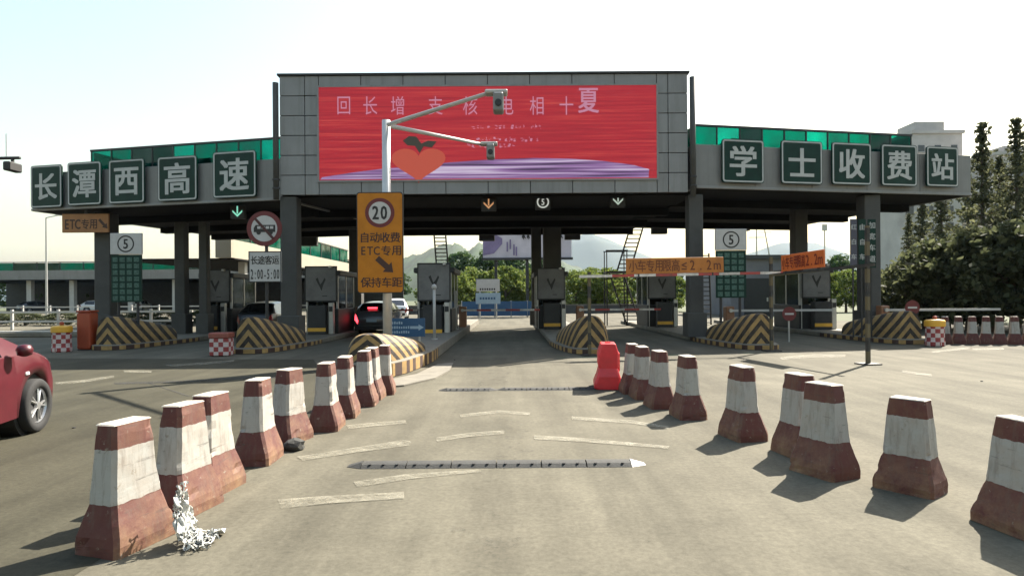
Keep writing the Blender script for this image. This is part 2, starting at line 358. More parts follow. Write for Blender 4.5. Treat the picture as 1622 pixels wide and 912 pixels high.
# ------------------------------------------------------------------ terrain
ob('ground', B(-3400, 3400, -60, 3500, -1, -.03), M['earth'], kind='structure')
ob('plaza_pavement', MB().add([(-70, -30, 0), (60, -30, 0), (60, 22, 0), (26, 30, 0), (18, 42, 0), (14, 75, 0), (-75, 75, 0)], [tuple(range(7))]), M['plaza'], kind='structure')

def ridge(name, mat, Y, prof, depth, rows, jag, seed):
    rnd = np.random.RandomState(seed); pts = []
    xs = np.linspace(prof[0][0], prof[-1][0], 220)
    ys = np.interp(xs, [p[0] for p in prof], [p[1] for p in prof])
    nz = np.convolve(rnd.randn(len(xs) + 8), np.ones(5) / 5, 'same')[4:-4]
    mb = MB(); vs = []; fs = []
    for r in range(rows):
        t = r / (rows - 1) * 2 - 1; k = max(0, 1 - abs(t)) ** .8
        rn = np.convolve(rnd.randn(len(xs) + 8), np.ones(5) / 5, 'same')[4:-4]
        for i, (px, py) in enumerate(zip(xs, ys)):
            yy = Y + t * depth; z = max(0, H + (HY - py) * Y / F) * k + (nz[i] if abs(t) < .01 else rn[i]) * jag * k
            vs.append(((px - CX) * Y / F, yy, z - 2 * (1 - k)))
    n = len(xs)
    for r in range(rows - 1):
        for i in range(n - 1): fs.append((r*n+i, r*n+i+1, (r+1)*n+i+1, (r+1)*n+i))
    return ob(name, mb.add(vs, fs), mat, smooth=True, kind='structure')
ridge('mountain', M['mount'], 2500, [(-600, 425), (300, 430), (560, 425), (640, 412), (700, 402), (780, 392), (860, 389), (905, 377), (935, 370), (962, 378), (1000, 396), (1050, 416), (1120, 420), (1190, 402), (1235, 388), (1290, 388), (1345, 412), (1420, 425), (1700, 420), (2300, 430)], 720, 9, 5.0, 3)
ridge('hill', M['hill'], 420, [(430, 470), (560, 440), (625, 410), (660, 406), (682, 392), (705, 386), (728, 388), (740, 395), (754, 387), (790, 384), (850, 396), (900, 418), (960, 444), (1060, 470)], 130, 11, 2.2, 5)

# ------------------------------------------------------------------ road paint and dark ground lines
def ground_strip(name, pts, label, mat, z=.008, cat='road marking', group=None):
    ws = [gp(*p) for p in pts]; c = sum((Vector((w.x, w.y, 0)) for w in ws), Vector()) / len(ws)
    mb = MB().add([(w.x - c.x, w.y - c.y, 0) for w in ws], [tuple(range(len(ws)))])
    return ob(name, mb, mat, loc=(c.x, c.y, z), label=label, category=cat, group=group)
G = 'faded bars painted across the lane'
ground_strip('road_marking', [(470, 724), (560, 710), (640, 697), (652, 700), (648, 706), (565, 717), (480, 730)], 'faded cream bar at the foot of the fourth left barrier', M['paint'], group=G)
ground_strip('road_marking', [(548, 674), (600, 669), (642, 666), (644, 671), (598, 675), (552, 680)], 'short faded cream bar beside the sixth left barrier', M['paint'], group=G)
ground_strip('road_marking', [(690, 694), (740, 686), (800, 682), (798, 688), (745, 692), (692, 700)], 'faded cream bar in mid lane just beyond the near rubber hump', M['paint'], group=G)
ground_strip('road_marking', [(728, 657), (790, 650), (840, 654), (838, 658), (790, 655), (730, 662)], 'thin cream bar in mid lane between the two rubber humps', M['paint'], group=G)
ground_strip('road_marking', [(845, 690), (920, 694), (1060, 707), (1058, 711), (920, 700), (846, 696)], 'long thin cream bar right of lane centre', M['paint'], group=G)
ground_strip('road_marking', [(905, 660), (1000, 666), (1060, 676), (1058, 680), (1000, 671), (906, 665)], 'thin cream bar leading to the right barriers', M['paint'], group=G)
ground_strip('road_marking', [(560, 764), (640, 752), (760, 744), (762, 748), (650, 759), (566, 772)], 'long worn cream bar just this side of the near rubber hump', M['paint'], group=G)
ground_strip('road_marking', [(440, 792), (520, 786), (640, 780), (640, 790), (520, 798), (445, 806)], 'broad worn cream bar at the foot of the third left barrier', M['paint'], group=G)
ground_strip('road_marking', [(86, 606), (130, 602), (180, 595), (181, 598), (132, 606), (90, 609)], 'faded lane line beside the red car', M['paint'], group='dashes on the open plaza')
ground_strip('road_marking', [(196, 587), (240, 587), (240, 590), (197, 590)], 'short dash ahead of the red car', M['paint'], group='dashes on the open plaza')
ground_strip('road_marking', [(262, 578), (320, 574), (372, 570), (370, 573), (320, 578), (266, 581)], 'dash before the second striped island nose', M['paint'], group='dashes on the open plaza')
ground_strip('road_marking', [(1430, 587), (1475, 593), (1476, 597), (1428, 590)], 'short dash on the sunlit right plaza', M['paint'], group='dashes on the open plaza')
ground_strip('road_marking', [(1475, 556), (1535, 550), (1536, 553), (1478, 559)], 'dash beside the yellow-topped drum on the right', M['paint'], group='dashes on the open plaza')
ground_strip('road_marking', [(1540, 552), (1590, 551), (1590, 554), (1541, 555)], 'pale dash before the far right barrier row', M['paint'], group='dashes on the open plaza')
ground_strip('road_marking', [(1235, 566), (1290, 561), (1340, 562), (1338, 566), (1292, 566), (1238, 570)], 'pale dash beneath the right height bar', M['paint'], group='dashes on the open plaza')
ground_strip('ground_line', [(180, 606), (260, 604), (395, 597), (455, 597), (455, 599), (395, 600), (260, 607), (181, 609)], 'dark ground line running across the left plaza', M['groundline'], cat='ground line')  # thin dark line laid flat across the pavement
ground_strip('ground_line', [(232, 606), (236, 606), (302, 628), (296, 628)], 'short dark ground line branching towards the left barriers', M['groundline'], cat='ground line')  # shorter dark line branching off the first
rnd = random.Random(4)
def stain(px, py, rx, ry, label, seed):
    p = gp(px, py); rs = random.Random(seed); k = 22
    ob('oil_stain', MB().add([(rx * (1 + rs.gauss(0, .16)) * math.cos(2*math.pi*i/k), ry * (1 + rs.gauss(0, .16)) * math.sin(2*math.pi*i/k), 0) for i in range(k)], [tuple(range(k))]), M['stain'], loc=(p.x, p.y, .005), label=label, category='stain', group='oil stains in the lane')
stain(800, 690, .30, 1.3, 'long dark oil stain between the rubber humps in mid lane', 1); stain(770, 850, .26, .55, 'dark oil stain in mid lane nearest the camera', 2); stain(775, 590, .5, 2.2, 'long dark oil stain beyond the far rubber hump', 3)
for i, (px, py) in enumerate([(117, 678), (720, 570), (1555, 604)]):
    p = gp(px, py); ob('pebble', MB().lathe([(.004, 0), (.022, .002), (.02, .014), (.005, .018)], 7), M['tyre'], loc=(p.x, p.y, .0), label=['dark pebble beside the red car wheel', 'dark pebble near the canopy shadow edge', 'dark pebble on the far right plaza'][i], category='pebble')

# ------------------------------------------------------------------ toll canopy
can = thing('toll_canopy', 'wide grey toll station canopy on concrete columns with green glass parapets', 'canopy')
CY0 = 21.75
# centre block
blk = ob('header_block', B(-7.95, 6.08, CY0 + .08, CY0 + 1.5, 5.17, 9.23), M['dark_alu'], can)
def panel(parent, x0, x1, z0, z1, mat, y=CY0, t=.08, name='cladding_panel', g=.012):
    return ob(name, B(x0 + g, x1 - g, y + random.uniform(-.004, .004), y + t, z0 + g, z1 - g), mat, parent, bev=.006)
SX0, SX1, SZ0, SZ1 = -6.62, 5.03, 5.62, 8.86
zs = np.linspace(5.15, 9.25, 7)
for i in range(6):
    for xa, xb in ((-7.97, -7.10), (-7.10, -6.62), (5.03, 5.42), (5.42, 6.10)): panel(blk, xa, xb, zs[i], zs[i+1], M['alu'])
xs = np.linspace(SX0, SX1, 9)
for i in range(8):
    panel(blk, xs[i], xs[i+1], 5.15, SZ0, M['alu']); panel(blk, xs[i], xs[i+1], SZ1, 9.25, M['alu'])
ob('coping', B(-8.03, 6.16, CY0 - .06, CY0 + 1.55, 9.25, 9.32), M['dark_alu'], can)
# deck behind and below
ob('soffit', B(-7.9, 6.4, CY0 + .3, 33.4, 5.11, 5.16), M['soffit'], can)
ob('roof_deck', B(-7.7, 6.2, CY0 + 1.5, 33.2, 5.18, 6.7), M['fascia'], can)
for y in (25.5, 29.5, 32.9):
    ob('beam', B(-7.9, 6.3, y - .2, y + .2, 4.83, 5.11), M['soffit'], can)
def wing(A, Bp, zb, zt, zg, gx0, gx1, npane, nfas, dark, bright=0):
    A, Bp = Vector(A), Vector(Bp); d = Bp - A; Lw = d.length; rz = math.atan2(d.y, d.x)
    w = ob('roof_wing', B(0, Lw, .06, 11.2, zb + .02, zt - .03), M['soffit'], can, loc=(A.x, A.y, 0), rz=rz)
    xx = np.linspace(0, Lw, nfas + 1)
    for i in range(nfas):
        ob('fascia_panel', B(xx[i] + .008, xx[i+1] - .008, random.uniform(-.004, .004), .06, zb + .09, zt), M['fascia'], w, bev=.005)
    ob('drip_edge', B(0, Lw, -.05, .06, zb, zb + .09), M['alu'], w, bev=.01)
    for (xa, xb) in ((-.005, .055), (Lw - .055, Lw + .005)):
        ob('end_panel', B(xa - .05 if xa < 0 else xa, xb if xa < 0 else xb + .05, .065, 11.2, zb, zt), M['fascia'], w)
    gx = np.linspace(gx0, gx1, npane + 1)
    ob('top_rail', B(gx0 - .04, gx1 + .04, .20, .28, zg, zg + .07), M['darksteel'], w)
    for i in range(npane):
        ob('glass_pane', B(gx[i] + .025, gx[i+1] - .025, .23, .245, zt + .01, zg - .002), M['tealdark'] if i in dark else M['tealbright'] if i % 4 == bright else M['teal'], w)
    for i in range(npane + 1):
        ob('mullion', B(gx[i] - .02, gx[i] + .02, .21, .27, zt, zg), M['darksteel'], w)
    # the return of the parapet towards the back, and the far parapet
    for xr in (gx0, gx1):
        ys_ = np.linspace(.3, 9.3, 6)
        for j in range(5): ob('glass_pane', B(xr - .008, xr + .008, ys_[j] + .03, ys_[j+1] - .03, zt + .01, zg - .002), M['tealdark'], w)
    ob('top_rail', B(gx0 - .04, gx1 + .04, 9.3, 9.38, zg, zg + .07), M['darksteel'], w)
    for j in range(3):
        ob('beam', B(.3, Lw - .3, 2.6 + j * 3.6, 3.0 + j * 3.6, zb - .26, zb + .015), M['soffit'], w)
    return w, rz, Lw
LA, LB = (-18.6, 24.5), (-8.02, 22.15)
RA, RB = (6.42, 21.95), (17.55, 24.1)
wl, lrz, LL = wing(LA, LB, 5.05, 6.50, 7.26, 2.55, 10.75, 9, 5, (2, 3))
wr, rrz, RL = wing(RA, RB, 5.33, 6.86, 7.55, .05, 8.9, 10, 5, (2, 8), 1)
plant_l = ob('roof_unit', B(3.6, 6.4, 2.0, 4.5, 6.47, 7.2), M['dark_alu'], wl)
ob('roof_unit', B(2.2, 3.1, 1.4, 3.5, 6.83, 7.5), M['dark_alu'], wr)
# columns (kept on the islands)
def column(x, y, w, z1, base=True):
    z0 = 0 if x < -15 else .16
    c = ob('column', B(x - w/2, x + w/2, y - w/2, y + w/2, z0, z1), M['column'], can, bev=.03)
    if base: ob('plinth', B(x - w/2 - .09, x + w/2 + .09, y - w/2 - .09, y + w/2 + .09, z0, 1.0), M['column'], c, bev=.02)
for a in [(-7.72, 22.1, .56, 5.12), (6.42, 22.2, .5, 5.12), (-16.0, 24.95, .62, 5.0), (13.42, 23.75, .6, 5.3), (1.95, 30.6, .84, 5.1), (1.25, 32.2, .5, 5.1), (-13.8, 26.4, .42, 5.0), (-12.75, 26.2, .34, 5.0), (-7.75, 31.5, .6, 5.1), (12.5, 27.5, .56, 5.3)]: column(*a)
for (x, z1) in ((-8.08, 9.0), (6.25, 9.1)):
    p = ob('downpipe', T((x, CY0 - .05, 5.0), (x, CY0 - .05, z1), .10), M['column'], can, smooth=True)
    for z in (5.35, 5.65): ob('pipe_collar', T((x, CY0 - .05, z), (x, CY0 - .05, z + .05), .13), M['darksteel'], p)

# LED screen
def led_mat():
    m = bpy.data.materials.new('led screen'); t, b, L = nodes(m); N = t.nodes
    tc = N.new('ShaderNodeTexCoord'); mp = N.new('ShaderNodeMapping'); mp.inputs['Scale'].default_value = (.16, 1, 9); L.new(tc.outputs['Object'], mp.inputs[0])
    n = N.new('ShaderNodeTexNoise'); n.inputs['Scale'].default_value = 1.6; n.inputs['Detail'].default_value = 5; n.inputs['Roughness'].default_value = .7; L.new(mp.outputs[0], n.inputs[0])
    cr = N.new('ShaderNodeValToRGB'); L.new(n.outputs['Fac'], cr.inputs[0]); E = cr.color_ramp.elements
    E[0].position = .33; E[0].color = (.36, .004, .022, 1); E[1].position = .70; E[1].color = (.80, .085, .065, 1); e = E.new(.52); e.color = (.56, .012, .03, 1)
    L.new(cr.outputs[0], b.inputs['Emission Color']); b.inputs['Emission Strength'].default_value = .19
    b.inputs['Base Color'].default_value = (.06, .01, .01, 1); b.inputs['Roughness'].default_value = .6; return m
def wave_mat():
    m = bpy.data.materials.new('led wave'); t, b, L = nodes(m); N = t.nodes
    tc = N.new('ShaderNodeTexCoord'); mp = N.new('ShaderNodeMapping'); mp.inputs['Scale'].default_value = (.22, 1, 11); L.new(tc.outputs['Object'], mp.inputs[0])
    n = N.new('ShaderNodeTexNoise'); n.inputs['Scale'].default_value = 1.0; n.inputs['Detail'].default_value = 3; L.new(mp.outputs[0], n.inputs[0])
    cr = N.new('ShaderNodeValToRGB'); L.new(n.outputs['Fac'], cr.inputs[0]); E = cr.color_ramp.elements
    E[0].position = .36; E[0].color = (.05, .015, .07, 1); E[1].position = .66; E[1].color = (.78, .66, .85, 1); e = E.new(.5); e.color = (.34, .16, .42, 1)
    L.new(cr.outputs[0], b.inputs['Emission Color']); b.inputs['Emission Strength'].default_value = .2; b.inputs['Base Color'].default_value = (.04, .03, .05, 1); return m
led = thing('led_screen', 'large red LED advertising screen with heart picture on the canopy front', 'screen', (0, CY0, 0))
ob('screen_face', B(SX0 + .02, SX1 - .02, -.035, .075, SZ0 + .02, SZ1 - .02), led_mat(), led)
for a in ((SX0 - .05, SX1 + .05, SZ0 - .04, SZ0 + .02), (SX0 - .05, SX1 + .05, SZ1 - .02, SZ1 + .04)): ob('screen_frame', B(a[0], a[1], -.05, -.005, a[2], a[3]), M['alu'], led)
for a in ((SX0 - .05, SX0 + .02), (SX1 - .02, SX1 + .05)): ob('screen_frame', B(a[0], a[1], -.05, -.005, SZ0 + .02, SZ1 - .02), M['alu'], led)
wv = [(SX0 + .03, SZ0 + .05), (SX1 - .35, SZ0 + .13)]
tp = [(-6.5, 5.75), (-5.5, 5.9), (-4.5, 6.02), (-3.5, 6.1), (-2, 6.24), (-.5, 6.33), (.8, 6.36), (2, 6.33), (3.2, 6.24), (4.2, 6.1), (4.75, 5.95)]
ob('wave_picture', MB().poly([(SX0 + .05, SZ0 + .05), (SX1 - .3, SZ0 + .05), (SX1 - .3, 5.78)] + [(x, z) for x, z in reversed(tp)], (-.041, -.037)), wave_mat(), led)
hp = [(math.sin(t) ** 3 * .98, (13*math.cos(t) - 5*math.cos(2*t) - 2*math.cos(3*t) - math.cos(4*t)) / 15) for t in np.linspace(0, 2*math.pi, 40, endpoint=False)]
ob('heart_picture', MB().poly([(-3.18 + x * .95, 6.22 + z * .62) for x, z in hp], (-.047, -.043)), em('led heart', (.62, .09, .05), .15), led)
ob('leaf_picture', MB().poly([(-3.72, 6.98), (-3.55, 6.82), (-3.30, 6.80), (-3.14, 6.55), (-3.0, 6.78), (-2.72, 6.74), (-2.55, 6.95), (-2.85, 6.98), (-3.08, 6.88), (-3.25, 7.12), (-3.5, 7.14)], (-.054, -.050)), em('led leaf', (.035, .03, .02), .2), led)
lt = em('led lettering', (.60, .26, .38), .165)
for ch, px in (('回', 545), ('长', 587), ('增', 630), ('支', 690), ('核', 745), ('电', 803), ('相', 850), ('十', 897)):
    p = at(px, 168, CY0); write(ch, led, p.x, p.z, .5, .62, lt, y=-.042, bold=0)
p = at(932, 160, CY0); write('夏', led, p.x, p.z, .7, .85, lt, y=-.042, bold=.02)
for k, (xa, xb, z) in enumerate([(-1.35, 1.05, 7.42), (-1.2, .9, 6.98), (-1.5, .2, 6.78)]):
    x = xa
    while x < xb:
        w = .13; mb = MB()
        for q in range(4):
            u, v = random.uniform(0, .06), random.uniform(-.06, .06)
            mb.box(x + u, x + u + random.choice((.015, .07)), -.046, -.04, z + v, z + v + random.choice((.016, .016, .06)))
        ob('small_print', mb, lt, led, kind='stuff'); x += w + random.choice((.015, .02, .12))

# green character plates
def char_sign(ch, px0, px1, py0, py1, side, label):
    A, rz = (LA, lrz) if side == 'l' else (RA, rrz)
    u0, _ = unroll(px0, (py0+py1)/2); u1, _ = unroll(px1, (py0+py1)/2)
    d = Vector((math.cos(rz), math.sin(rz)))
    def hit(u):                                       # ray (u/F,1)*Y meets the fascia line
        k = u / F; s = (k * A[1] - A[0]) / (d.x - k * d.y); return s, A[1] + d.y * s
    s0, Y0 = hit(u0); s1, Y1 = hit(u1); s = (s0 + s1) / 2; Y = (Y0 + Y1) / 2
    w = s1 - s0; z0 = at((px0+px1)/2, py1, Y).z; z1 = at((px0+px1)/2, py0, Y).z; hh = z1 - z0
    off = Vector((math.sin(rz), -math.cos(rz))) * .16
    r = thing('character_sign', label, 'sign', (A[0] + d.x * s + off.x, A[1] + d.y * s + off.y, (z0+z1)/2), rz, 'green character plates on the canopy fascia')
    def rr(w, h, r_, n=4):
        pts = []
        for cx, cy, a0 in ((w/2-r_, h/2-r_, 0), (-w/2+r_, h/2-r_, 90), (-w/2+r_, -h/2+r_, 180), (w/2-r_, -h/2+r_, 270)):
            pts += [(cx + r_*math.cos(R(a0+90*k/n)), cy + r_*math.sin(R(a0+90*k/n))) for k in range(n+1)]
        return pts
    ob('plate', MB().poly(rr(w, hh, .10), (0, .05)), M['green'], r)
    o, i = rr(w - .05, hh - .05, .09), rr(w - .15, hh - .15, .06); n = len(o)
    ob('border', MB().add([(x, -.012, z) for x, z in o] + [(x, -.012, z) for x, z in i] + [(x, 0, z) for x, z in o] + [(x, 0, z) for x, z in i],
        [(k, (k+1) % n, n+(k+1) % n, n+k) for k in range(n)] + [(k, 2*n+k, 2*n+(k+1) % n, (k+1) % n) for k in range(n)] + [(n+k, n+(k+1) % n, 3*n+(k+1) % n, 3*n+k) for k in range(n)]), M['letter'], r)
    for k in (-.3, .3): ob('bracket', B(k*w - .03, k*w + .03, .05, .17, -hh*.35, min(hh*.2, 6.3 - (z0+z1)/2 + (0 if side == 'l' else .3))), M['darksteel'], r)
    write(ch, r, 0, 0, w * .72, min(w, hh) * .66, M['letter'], y=-.012, bold=.028)
Lr = [('长', 55, 104, 263, 330), ('潭', 113, 166, 258, 326), ('西', 178, 234, 254, 323), ('高', 255, 317, 249, 319), ('速', 342, 410, 241, 314)]
for i, (c, a, b_, t, d_) in enumerate(Lr):
    char_sign(c, a, b_, t, d_, 'l', '%s of five green character plates on the left fascia, reading %s' % (['leftmost', 'second', 'middle', 'fourth', 'rightmost'][i], c))
Rr = [('学', 1140, 1206, 223, 291), ('士', 1233, 1298, 225, 293), ('收', 1313, 1375, 228, 294), ('费', 1391, 1447, 231, 296), ('站', 1462, 1512, 234, 297)]
for i, (c, a, b_, t, d_) in enumerate(Rr):
    char_sign(c, a, b_, t, d_, 'r', '%s of five green character plates on the right fascia, reading %s' % (['leftmost', 'second', 'middle', 'fourth', 'rightmost'][i], c))

# ------------------------------------------------------------------ islands with striped noses
ISL = [(-12.9, 19.9), (-7.7, 18.2), (-2.92, 12.5), (2.2, 17.3), (7.3, 18.3), (12.75, 20.0)]
place = ['leftmost toll island, beside the orange box', 'second toll island from the left, beside the checkered box', 'toll island left of the open lane, with sunlit striped kerb', 'toll island right of the open lane, behind the red plastic barrier', 'toll island under the fee board on the right', 'rightmost toll island, beside the yellow-topped drum']
bl = ['dim striped bumper behind the orange box, leftmost', 'dim striped bumper behind the checkered box', 'sunlit black and yellow striped bumper behind the left barriers', 'striped arched bumper behind the red plastic barrier', 'striped bumper below the right fee board', 'striped bumper beside the yellow-topped drum']
def outline(L, c=0):
    pts = [(-.95, L), (-.95, 3.2), (-.85, 2.0), (-.68, .8), (-.5, .2), (-.28, 0), (.28, 0), (.5, .2), (.68, .8), (.85, 2.0), (.95, 3.2), (.95, L)]
    return pts
def bumper_mesh(Lb=2.7, h0=.86, h1=.48):
    st = np.linspace(0, 1, 14); n = 17; vs = []; fs = []
    for k, t in enumerate(st):
        y = t * Lb; hw = np.interp(y, [0, .08, .6, 1.9, 2.7], [.36, .42, .56, .72, .80]); h = h0 + (h1 - h0) * t ** 1.3
        if k == 0: h *= .95
        for i in range(n):
            a = math.pi * i / (n - 1); ca, sa = math.cos(a), math.sin(a)
            vs.append((hw * math.copysign(abs(ca) ** .75, ca), y, h * abs(sa) ** .72))
    for k in range(len(st) - 1):
        for i in range(n - 1): fs.append((k*n+i, k*n+i+1, (k+1)*n+i+1, (k+1)*n+i))
    fs.append(tuple(range(n))); fs.append(tuple(range(len(st)*n - 1, (len(st)-1)*n - 1, -1)))
    return MB().add(vs, fs).mesh('bumper')
bmesh_ = bumper_mesh()
for k, (c, y0) in enumerate(ISL):
    Lz = 37 - y0; kh = .30 if k == 2 else .17
    isl = thing('toll_island', place[k], 'island', (c, y0, 0), 0, 'toll islands')
    ob('kerb', MB().poly(outline(Lz), (0, kh), 'z'), M['concrete'], isl, bev=.02)
    # painted blocks round the nose, each its own
    op = [Vector((x, y)) for x, y in outline(Lz)]
    per = [Vector((-.95, 4.2))] + [p for p in op[1:-1]] + [Vector((.95, 4.2))]
    seg = []
    for i in range(len(per) - 1):
        n_ = max(1, round((per[i+1] - per[i]).length / .11))
        for j in range(n_): seg.append((per[i].lerp(per[i+1], j / n_), per[i].lerp(per[i+1], (j + 1) / n_)))
    run = 0
    ky = pm('kerb yellow', (.32, .20, .07), .8, 0, .2, 6, .1, dirt=.4); kb = pm('kerb black', (.045, .022, .016), .8, 0, .3, 6, .1, dirt=.3)
    blocks = {}
    for (a, b_) in seg:
        mid = (a + b_) / 2; idx = int(run / .24); run += (b_ - a).length
        blocks.setdefault(idx, []).append((a, b_))
    for idx, ss in blocks.items():
        mb = MB()
        for a, b_ in ss:
            d = (b_ - a).normalized(); nrm = Vector((d.y, -d.x)); 
            if nrm.dot((a + b_) / 2 - Vector((0, 3))) < 0: nrm = -nrm
            o1, o2 = a + nrm * .012, b_ + nrm * .012
            mb.add([(o1.x, o1.y, .015), (o2.x, o2.y, .015), (o2.x, o2.y, kh - .03), (o1.x, o1.y, kh - .03), (a.x, a.y, .015), (b_.x, b_.y, .015), (b_.x, b_.y, kh - .03), (a.x, a.y, kh - .03)],
                   [(0, 1, 2, 3), (3, 2, 6, 7), (0, 4, 5, 1), (0, 3, 7, 4), (1, 5, 6, 2)])
        ob('kerb_block', mb, ky if idx % 2 else kb, isl)
    bm_ = ob('island_bumper', bmesh_.copy(), M['hazard'], loc=(c, y0 + .22, kh), label=bl[k], category='bumper', group='striped island bumpers')
    bm_.scale = (1, 1, .68 if k == 2 else 1.06)

# curved concrete apron beside the sunlit island
ap = [gp(560, 618), gp(640, 612), gp(690, 600), gp(712, 588), gp(718, 576), gp(693, 578), gp(660, 594), gp(610, 604)]
ob('kerb_apron', MB().poly([(p.x, p.y) for p in ap], (.002, .03), 'z'), M['concrete'], label='thin curved concrete apron round the sunlit island nose', category='kerb')

# ------------------------------------------------------------------ concrete barriers
def barrier_mesh():
    # (z, half width x, half length y)
    rings = [(0, .182, .242), (.07, .182, .242), (.12, .172, .235), (.31, .114, .19), (.40, .106, .183), (.74, .088, .155), (.80, .080, .146)]
    vs = []; fs = []; ch = .025
    for z, a, b_ in rings:
        vs += [(-a+ch, -b_, z), (a-ch, -b_, z), (a, -b_+ch, z), (a, b_-ch, z), (a-ch, b_, z), (-a+ch, b_, z), (-a, b_-ch, z), (-a, -b_+ch, z)]
    for k in range(len(rings) - 1):
        for i in range(8): fs.append((k*8+i, k*8+(i+1) % 8, (k+1)*8+(i+1) % 8, (k+1)*8+i))
    fs += [tuple(range(7, -1, -1)), tuple(range((len(rings)-1)*8, len(rings)*8))]
    return MB().add(vs, fs).mesh('barrier')
from mathutils import noise as mnoise
def rough_barrier(seed):
    m = barrier_mesh(); bm = bmesh.new(); bm.from_mesh(m); rs = random.Random(seed)
    bmesh.ops.subdivide_edges(bm, edges=[e for e in bm.edges if e.calc_length() > .06], cuts=4, use_grid_fill=True)
    bmesh.ops.triangulate(bm, faces=[f for f in bm.faces if len(f.verts) > 4])
    chips = []
    for _ in range(11):
        v = rs.choice([v for v in bm.verts if v.co.z > .02 and (abs(v.co.x) > .07 and abs(v.co.y) > .11)])
        chips.append((v.co.copy(), rs.uniform(.02, .055), rs.uniform(.006, .022)))
    for v in bm.verts:
        n = mnoise.noise_vector(v.co * 9 + Vector((seed * 7.3, 0, 0))) * .0045 + mnoise.noise_vector(v.co * 30 + Vector((0, seed * 3.1, 0))) * .0018
        c = v.co.copy()
        if c.z < .005: n.z = 0
        if c.z > .79: n.z *= .3
        v.co += n
        for p, r_, d in chips:
            k = (c - p).length / r_
            if k < 1: v.co += Vector((-c.x, -c.y, 0)).normalized() * d * (1 - k)
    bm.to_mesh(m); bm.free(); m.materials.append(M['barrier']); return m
BV = [rough_barrier(i + 1) for i in range(5)]
capm = MB().add([(-.078, -.142, .8015), (.076, -.144, .8015), (.078, .14, .8015), (-.076, .143, .8015), (-.07, -.132, .810), (.068, -.134, .808), (.07, .13, .811), (-.068, .133, .808)], [(4, 5, 6, 7), (0, 1, 5, 4), (1, 2, 6, 5), (2, 3, 7, 6), (3, 0, 4, 7)]).mesh('cap'); capm.materials.append(M['cap'])
holem = MB().cyl((0, -.118, .47), (0, -.085, .47), .016, n=10).mesh('hole'); holem.materials.append(M['blackhole'])
def barrier(px, py, rot, label, group, sc=1.0):
    p = gp(px, py, .8 * sc)
    r = thing('concrete_barrier', label, 'barrier', (p.x, p.y, 0), R(rot), group); r.scale = (sc,) * 3
    r.rotation_euler.x = random.uniform(-.018, .018); r.rotation_euler.y = random.uniform(-.022, .022)
    ob('body', random.choice(BV), None, r); ob('pale_top', capm, None, r); ob('lifting_hole', holem, None, r)  # thin pale sheet covers the barrier top
    return r
GL_, GR_ = 'left row of red and white barriers', 'right row of red and white barriers'
for px, py, rot, lab in [(200, 667, -16, 'nearest left concrete barrier, with white netting at its foot'), (291, 640, -10, 'second left concrete barrier from the camera, chipped cap'), (334, 624, -8, 'third left concrete barrier from the camera'), (408, 601, 2, 'fourth left concrete barrier from the camera, standing apart'), (456, 585, -14, 'fifth left concrete barrier from the camera, sack at its foot'),
        (517, 575, 3, 'sixth left concrete barrier from the camera'), (545, 565, 4, 'seventh left concrete barrier from the camera'), (577, 556, 4, 'eighth left concrete barrier from the camera'), (589, 551, 0, 'ninth left concrete barrier from the camera, mostly hidden'), (608, 547, 6, 'farthest left concrete barrier, against the striped island')]:
    barrier(px, py, rot, 'red and white ' + lab, GL_)
for px, py, rot, lab in [(1612, 664, 10, 'nearest right concrete barrier, cut by the picture edge'), (1440, 631, 38, 'second right concrete barrier, turned corner-on to the camera'), (1304, 608, 24, 'third right concrete barrier from the camera'), (1265, 593, 8, 'fourth right concrete barrier, overlapped by the third'), (1175, 580, 10, 'fifth right concrete barrier from the camera, standing apart'),
        (1089, 564, 4, 'sixth right concrete barrier from the camera'), (1044, 556, 4, 'seventh right concrete barrier from the camera'), (1018, 549, 2, 'eighth right concrete barrier from the camera'), (1000, 545, 0, 'farthest right concrete barrier, beside the red plastic one')]:
    barrier(px, py, rot, 'red and white ' + lab, GR_, .93 if px > 1400 else 1.0)
ordn = ['first', 'second', 'third', 'fourth', 'fifth', 'sixth', 'seventh', 'eighth']
for i, px in enumerate([1482, 1497, 1518, 1540, 1561, 1583, 1607, 1630]):
    barrier(px, 501.5, random.uniform(-4, 4) - 30, 'far right roadside barrier below the hedge, %s from the yellow-topped drum' % ordn[i], 'barriers below the hedge', 1.08)

# red water-filled plastic barrier
def plastic():
    r = thing('plastic_barrier', 'red plastic water barrier at the end of the right row', 'barrier', tuple(gp(963, 613)), R(-6)); r.scale = (1.25, 1.1, 1)
    prof = [(.16, 0), (.20, .02), (.20, .10), (.16, .22), (.13, .36), (.145, .42), (.145, .60), (.11, .74), (.10, .78)]
    vs = []; fs = []
    for (a, z) in prof:
        b_ = .30 if z < .3 else .27
        vs += [(-a, -b_*.93, z), (-a*.8, -b_, z), (a*.8, -b_, z), (a, -b_*.93, z), (a, b_*.93, z), (a*.8, b_, z), (-a*.8, b_, z), (-a, b_*.93, z)]
    for k in range(len(prof)-1):
        for i in range(8): fs.append((k*8+i, k*8+(i+1) % 8, (k+1)*8+(i+1) % 8, (k+1)*8+i))
    fs += [tuple(range(7, -1, -1)), tuple(range((len(prof)-1)*8, len(prof)*8))]
    ob('body', MB().add(vs, fs), M['redplastic'], r, bev=.012, seg=2)
    ob('filler_cap', T((0, 0, .78), (0, 0, .80), .04), M['redplastic'], r)
    for y in (-.12, .12): ob('side_rib', B(.135, .16, y - .03, y + .03, .30, .62), M['redplastic'], r, bev=.008)
plastic()

